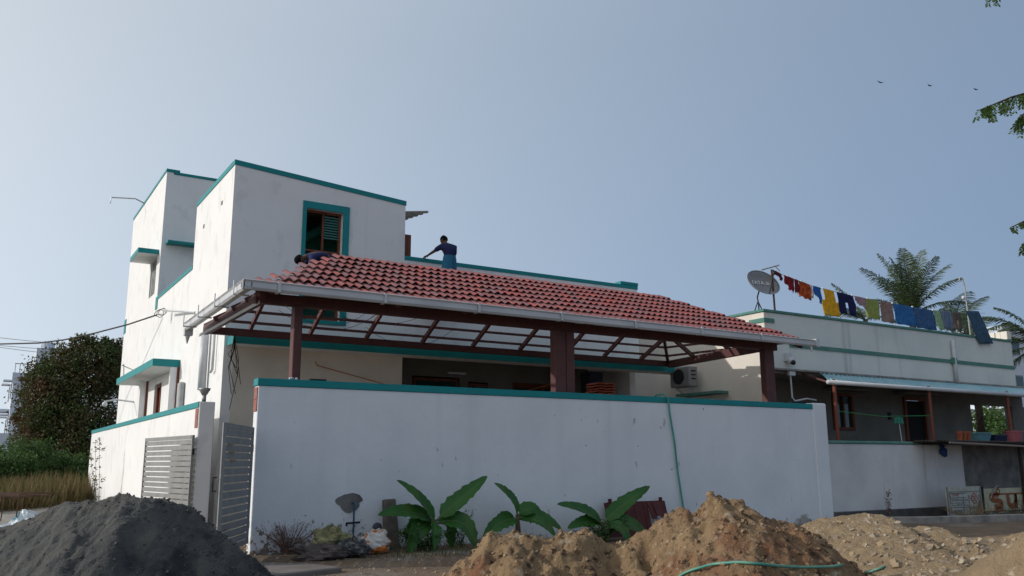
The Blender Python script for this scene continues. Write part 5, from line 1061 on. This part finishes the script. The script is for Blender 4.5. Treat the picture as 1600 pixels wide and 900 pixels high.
# ------------------------------------------------------------------ branches reaching in at the right
NEEM = mat('near_leaf', (.09, .17, .04), rough=.5, rnd=[(.08, .17, .04), (.12, .21, .05), (.06, .11, .035), (.15, .18, .06)], trans=.35)
ot = thing('overhanging_tree', (9.6, 3.0, 0), 'leafy branches of a near tree reaching in from the right edge', 'tree')
MB().tube([(9.6, 3.0, 0), (9.5, 3.1, 2.5), (9.3, 3.0, 5.5), (9.1, 2.9, 7.5)], [.2, .17, .12, .05], 10).build('trunk', BARK, ot)
def sprig(pts, dist, n, l_, seed):
    r = random.Random(seed); P = [W3(x, y, dist) for x, y in pts]; b = MB().tube(P, [.012]+[.008]*(len(P)-2)+[.003], 5).build('branch', BARK, ot); V = []; F = []
    for i in range(n):
        u = r.random()*(len(P)-1); k_ = int(u); c_ = P[k_].lerp(P[min(k_+1, len(P)-1)], u-k_); dd = Vector((r.uniform(-.5, .5), r.uniform(-.5, .5), -1+r.uniform(-.3, .5))).normalized(); tl = r.uniform(.4, 1)*l_
        for q_ in range(7):
            o_ = c_+dd*tl*q_/7
            for sg in (-1, 1):
                d2 = (dd*.6+Rv*sg*.7+Vector((r.uniform(-.3, .3), r.uniform(-.3, .3), r.uniform(-.3, .3)))).normalized()*.035; s2_ = d2.cross(Vector((r.uniform(-1, 1), 1, r.uniform(-1, 1)))).normalized()*.009; k0 = len(V); V += [tuple(o_), tuple(o_+d2*.5+s2_), tuple(o_+d2), tuple(o_+d2*.5-s2_)]; F.append((k0, k0+1, k0+2, k0+3))
    tag(fastmesh('leaflets', V, F, NEEM, b), kind='stuff')
sprig([(1700, -70), (1600, -40), (1545, -14)], 7, 26, .20, 1)
sprig([(1720, 150), (1640, 135), (1580, 152), (1530, 172)], 7, 46, .15, 2)
sprig([(1700, 160), (1640, 170), (1600, 178), (1590, 190)], 7, 26, .16, 4)
sprig([(1700, 350), (1640, 345), (1600, 346), (1578, 356)], 7, 20, .08, 3)
sprig([(1700, 370), (1640, 360), (1604, 372), (1598, 385)], 7, 22, .10, 5)
for a, b in (((9.15, 2.95, 7.0), W3(1700, -70, 7)), ((9.3, 3.0, 5.6), W3(1720, 150, 7)), ((9.4, 3.0, 4.8), W3(1700, 160, 7)), ((9.45, 3.0, 4.0), W3(1700, 350, 7)), ((9.45, 3.0, 3.9), W3(1700, 370, 7))):
    MB().tube([a, b], [.04, .015], 6).build('limb', BARK, ot)
# birds
for i, (px, py, s, lb) in enumerate(((1376, 129, .33, 'small brown bird gliding, leftmost of the three in the sky'), (1453, 134, .22, 'faint tiny bird, the middle one of the three in the sky'), (1525, 140, .26, 'small dark bird, rightmost of the three in the sky'))):
    c = W3(px, py, 60); b = thing('bird', tuple(c), lb, 'bird', 'birds in the sky'); MB().tube([c-Rv*.12, c, c+Rv*.14], [.01, .045, .015], 6).build('body', RUST, b)
    for sg in (-1, 1): MB().poly([c, c+Fv*sg*s*.3+Rv*sg*s*.6+Vector((0, 0, .05*s)), c+Fv*sg*s*.5+Rv*sg*s+Vector((0, 0, .10)), c+Rv*.1], (0, 0, .01)).build('wing', RUST, b)

# ------------------------------------------------------------------ people
SKIN = mat('brown_skin', (.12, .06, .04), (.10, .05, .033), scale=6, rough=.5)
HAIR = mat('black_hair', (.008, .0075, .008), rough=.95, spec=.05)
def skinned(name, verts, edges, radii, m, parent, sub=2, root=0):
    me = bpy.data.meshes.new(name); off = wloc(parent); me.from_pydata([tuple(Vector(v)-off) for v in verts], edges, []); o = bpy.data.objects.new(name, me); COL.objects.link(o); o.parent = parent
    sk = o.modifiers.new('skin', 'SKIN'); sk.use_smooth_shade = True
    for i, r_ in enumerate(radii):
        r2_ = r_ if isinstance(r_, tuple) else (r_, r_); me.skin_vertices[0].data[i].radius = r2_; me.skin_vertices[0].data[i].use_root = (i == root)
    ss = o.modifiers.new('smooth', 'SUBSURF'); ss.levels = sub; ss.render_levels = sub
    dg = bpy.context.evaluated_depsgraph_get(); dg.update(); nm = bpy.data.meshes.new_from_object(o.evaluated_get(dg)); o.modifiers.clear(); o.data = nm; nm.materials.clear(); nm.materials.append(m)
    nm.polygons.foreach_set('use_smooth', [True]*len(nm.polygons)); return o
def person(base, J, label, shirt, lungi, hands=True, name='person'):
    # J: joints (world): pelvis, chest, neck, head, Ls, Le, Lw, Rs, Re, Rw, Lh(ip), Lk, La, Lt, Rh, Rk, Ra, Rt
    r = thing(name, base, label, 'person'); K = ['pelvis', 'waist', 'chest', 'neck', 'skull', 'ls', 'le', 'lw', 'lp', 'rs', 're', 'rw', 'rp', 'lh', 'lk', 'la', 'lt', 'rh', 'rk', 'ra', 'rt']
    v = [J[k_] for k_ in K]; ix = {k_: i for i, k_ in enumerate(K)}
    E_ = [('pelvis', 'waist'), ('waist', 'chest'), ('chest', 'neck'), ('neck', 'skull'), ('chest', 'ls'), ('ls', 'le'), ('le', 'lw'), ('lw', 'lp'), ('chest', 'rs'), ('rs', 're'), ('re', 'rw'), ('rw', 'rp'), ('pelvis', 'lh'), ('lh', 'lk'), ('lk', 'la'), ('la', 'lt'), ('pelvis', 'rh'), ('rh', 'rk'), ('rk', 'ra'), ('ra', 'rt')]
    rad = dict(pelvis=.125, waist=.115, chest=.135, neck=.05, skull=.072, ls=.06, le=.043, lw=.028, lp=.032, rs=.06, re=.043, rw=.028, rp=.032, lh=.085, lk=.055, la=.035, lt=.03, rh=.085, rk=.055, ra=.035, rt=.03)
    E_ = [(ix[a], ix[b]) for a, b in E_]; R_ = [rad[k_] for k_ in K]
    # fingers as short chains rooted in the palm
    if hands:
        for s in ('l', 'r'):
            w0 = Vector(J[s+'w']); p0 = Vector(J[s+'p']); d = (p0-w0).normalized(); sd = d.cross(Vector((0, 0, 1))).normalized()
            for k_, (o_, l_) in enumerate(((-.03, .065), (-.01, .078), (.01, .074), (.03, .058))):
                i0 = len(v); v.append(p0+d*.02+sd*o_); v.append(p0+d*(.02+l_*.55)+sd*o_*1.15-Vector((0, 0, .012))); v.append(p0+d*(.02+l_)+sd*o_*1.2-Vector((0, 0, .035))); E_ += [(ix[s+'p'], i0), (i0, i0+1), (i0+1, i0+2)]; R_ += [.011, .010, .008]
            i0 = len(v); v.append(p0-d*.03+sd*.045); v.append(p0+d*.01+sd*.07-Vector((0, 0, .02))); E_ += [(ix[s+'p'], i0), (i0, i0+1)]; R_ += [.012, .009]
    body = skinned('body', v, E_, R_, SKIN, r)
    # head with nose, ears and hair
    n = Vector(J['neck']); h = Vector(J['head']); up = (h-n).normalized(); fc = Vector(J['face']).normalized(); fc = (fc-up*fc.dot(up)).normalized(); sd = up.cross(fc); hd = MB(); V = []; F = []; sg, rg = 20, 14
    for i in range(rg+1):
        for k_ in range(sg):
            ph = pi*i/rg; t = 2*pi*k_/sg; a = sin(ph)*cos(t); b = sin(ph)*sin(t); c_ = cos(ph); jaw = 1-.22*max(0, -c_)
            q_ = h+fc*(a*.098*jaw+(.018 if (abs(b) < .2 and a > .9 and -.35 < c_ < .1) else 0))+sd*(b*.076*jaw)+up*(c_*.118); V.append(q_)
    F = [(i*sg+k_, i*sg+(k_+1) % sg, (i+1)*sg+(k_+1) % sg, (i+1)*sg+k_) for i in range(rg) for k_ in range(sg)]
    hd = MB().add(V, F).build('head', SKIN, r, smooth=True)
    for s in (-1, 1): MB().ball(tuple(h+sd*s*.078+up*-.005), .022, 8, 6, 0, (.6, .8, 1.2)).build('ear', SKIN, hd, smooth=True); MB().ball(tuple(h+fc*.088+sd*s*.032+up*.012), .010, 6, 5).build('eye', HAIR, hd)
    MB().tube([h+fc*.092+sd*-.022-up*.05, h+fc*.097-up*.052, h+fc*.092+sd*.022-up*.05], .006, 5).build('mouth', mat('lips', (.12, .05, .045)) if 'lips' not in bpy.data.materials else bpy.data.materials['lips'], hd)
    V = []
    for i in range(10):
        for k_ in range(sg):
            ph = pi*.60*i/9; t = 2*pi*k_/sg; a = cos(t); lim = .72 if a > .3 else 1.; ph *= lim; q_ = h-fc*.006+(fc*(sin(ph)*cos(t)*.108)+sd*(sin(ph)*sin(t)*.088)+up*(cos(ph)*.134))*(1+random.uniform(-.02, .05)); V.append(q_)
    F = [(i*sg+k_, i*sg+(k_+1) % sg, (i+1)*sg+(k_+1) % sg, (i+1)*sg+k_) for i in range(9) for k_ in range(sg)]
    MB().add(V, F).build('hair', HAIR, r, smooth=True)
    K2 = ['pelvis', 'waist', 'chest', 'neck2', 'ls', 'lm', 'rs', 'rm']; J2 = dict(J); J2['lm'] = Vector(J['ls']).lerp(Vector(J['le']), .8); J2['rm'] = Vector(J['rs']).lerp(Vector(J['re']), .8); J2['neck2'] = Vector(J['chest']).lerp(Vector(J['neck']), .8)
    skinned('shirt', [J2[k_] for k_ in K2], [(0, 1), (1, 2), (2, 3), (2, 4), (4, 5), (2, 6), (6, 7)], [(.165, .145), (.155, .135), (.175, .145), .075, .085, .065, .085, .065], shirt, r)
    # waist cloth
    pv = Vector(J['pelvis']); kn = (Vector(J['lk'])+Vector(J['rk']))/2; an = (Vector(J['la'])+Vector(J['ra']))/2; V = []; sg = 28
    ring = [(pv+Vector((0, 0, .10)), .165), (pv, .185), (pv.lerp(kn, .5), .205), (kn, .215), (kn.lerp(an, .45), .215)]
    for c_, rr in ring:
        for k_ in range(sg): t = 2*pi*k_/sg; q_ = rr*(1+.05*sin(7*t)); V.append(c_+Vector((cos(t)*q_, sin(t)*q_*.85, 0)))
    F = [(i*sg+k_, i*sg+(k_+1) % sg, (i+1)*sg+(k_+1) % sg, (i+1)*sg+k_) for i in range(4) for k_ in range(sg)]
    o = MB().add(V, F).build('waist_cloth', lungi, r, smooth=True); return r
NAVY = mat('navy_shirt', (.018, .025, .085), (.012, .018, .06), scale=8, rough=.9); LUN = mat('blue_lungi', (.03, .16, .26), (.02, .11, .20), scale=9, rough=.9, stretch=(1, 1, .2))
V3 = Vector; X0, Y0 = 10.5, 20.15; FZ = 5.93
J = dict(pelvis=(X0, Y0-.02, 6.86), waist=(X0-.01, Y0, 7.0), chest=(X0-.03, Y0+.06, 7.20), neck=(X0-.07, Y0+.12, 7.33), skull=(X0-.09, Y0+.15, 7.42), head=(X0-.09, Y0+.16, 7.43), face=(-.5, .7, -.2),
         ls=(X0-.21, Y0+.10, 7.22), le=(X0-.30, Y0+.36, 7.12), lw=(X0-.33, Y0+.66, 7.07), lp=(X0-.34, Y0+.74, 7.065), rs=(X0+.17, Y0+.02, 7.22), re=(X0+.20, Y0+.10, 6.95), rw=(X0+.16, Y0+.30, 6.85), rp=(X0+.15, Y0+.38, 6.84),
         lh=(X0-.1, Y0-.02, 6.82), lk=(X0-.11, Y0+.02, 6.40), la=(X0-.11, Y0-.02, FZ+.06), lt=(X0-.11, Y0+.14, FZ+.03), rh=(X0+.1, Y0-.02, 6.82), rk=(X0+.11, Y0+.02, 6.40), ra=(X0+.11, Y0-.02, FZ+.06), rt=(X0+.11, Y0+.14, FZ+.03))
person((X0, Y0, FZ), J, 'person in a navy shirt and blue waist cloth reaching for the roof parapet', NAVY, LUN)
tr = thing('scaffold_board', (X0, 20.5, FZ-.05), 'bracketed scaffold board on the house wall under the person on the roof', 'board')
BX('board', BROWN, tr, X0-.5, X0+.5, Y0-.18, 20.99, FZ-.045, FZ-.005)
for dx in (-.4, .4): MB().bar((X0+dx, Y0-.05, FZ-.07), (X0+dx, 20.98, 5.45), .05, .05).build('strut', BROWN, tr)
# second person bending on the open hip of the roof
X1, Y1, Z1 = 5.98, 18.0, 5.47
J = dict(pelvis=(X1+.42, Y1+.1, Z1+.48), waist=(X1+.28, Y1+.08, Z1+.52), chest=(X1+.02, Y1+.05, Z1+.50), neck=(X1-.16, Y1, Z1+.44), skull=(X1-.24, Y1, Z1+.38), head=(X1-.25, Y1, Z1+.38), face=(-.5, -.1, -.8),
         ls=(X1-.02, Y1-.17, Z1+.42), le=(X1-.12, Y1-.24, Z1+.22), lw=(X1-.25, Y1-.25, Z1+.02), lp=(X1-.31, Y1-.25, Z1-.02), rs=(X1-.02, Y1+.2, Z1+.42), re=(X1-.1, Y1+.28, Z1+.2), rw=(X1-.2, Y1+.25, Z1+.0), rp=(X1-.26, Y1+.25, Z1-.03),
         lh=(X1+.42, Y1-.02, Z1+.44), lk=(X1+.22, Y1-.10, Z1+.10), la=(X1+.45, Y1-.1, Z1-.12), lt=(X1+.30, Y1-.1, Z1-.14), rh=(X1+.42, Y1+.2, Z1+.44), rk=(X1+.22, Y1+.26, Z1+.10), ra=(X1+.45, Y1+.26, Z1-.12), rt=(X1+.30, Y1+.26, Z1-.14))
person((X1+.4, Y1, Z1-.2), J, 'person in dark navy clothes crouching low behind the left hip of the tiled roof', NAVY, mat('dark_cloth', (.03, .03, .05), rough=.9))
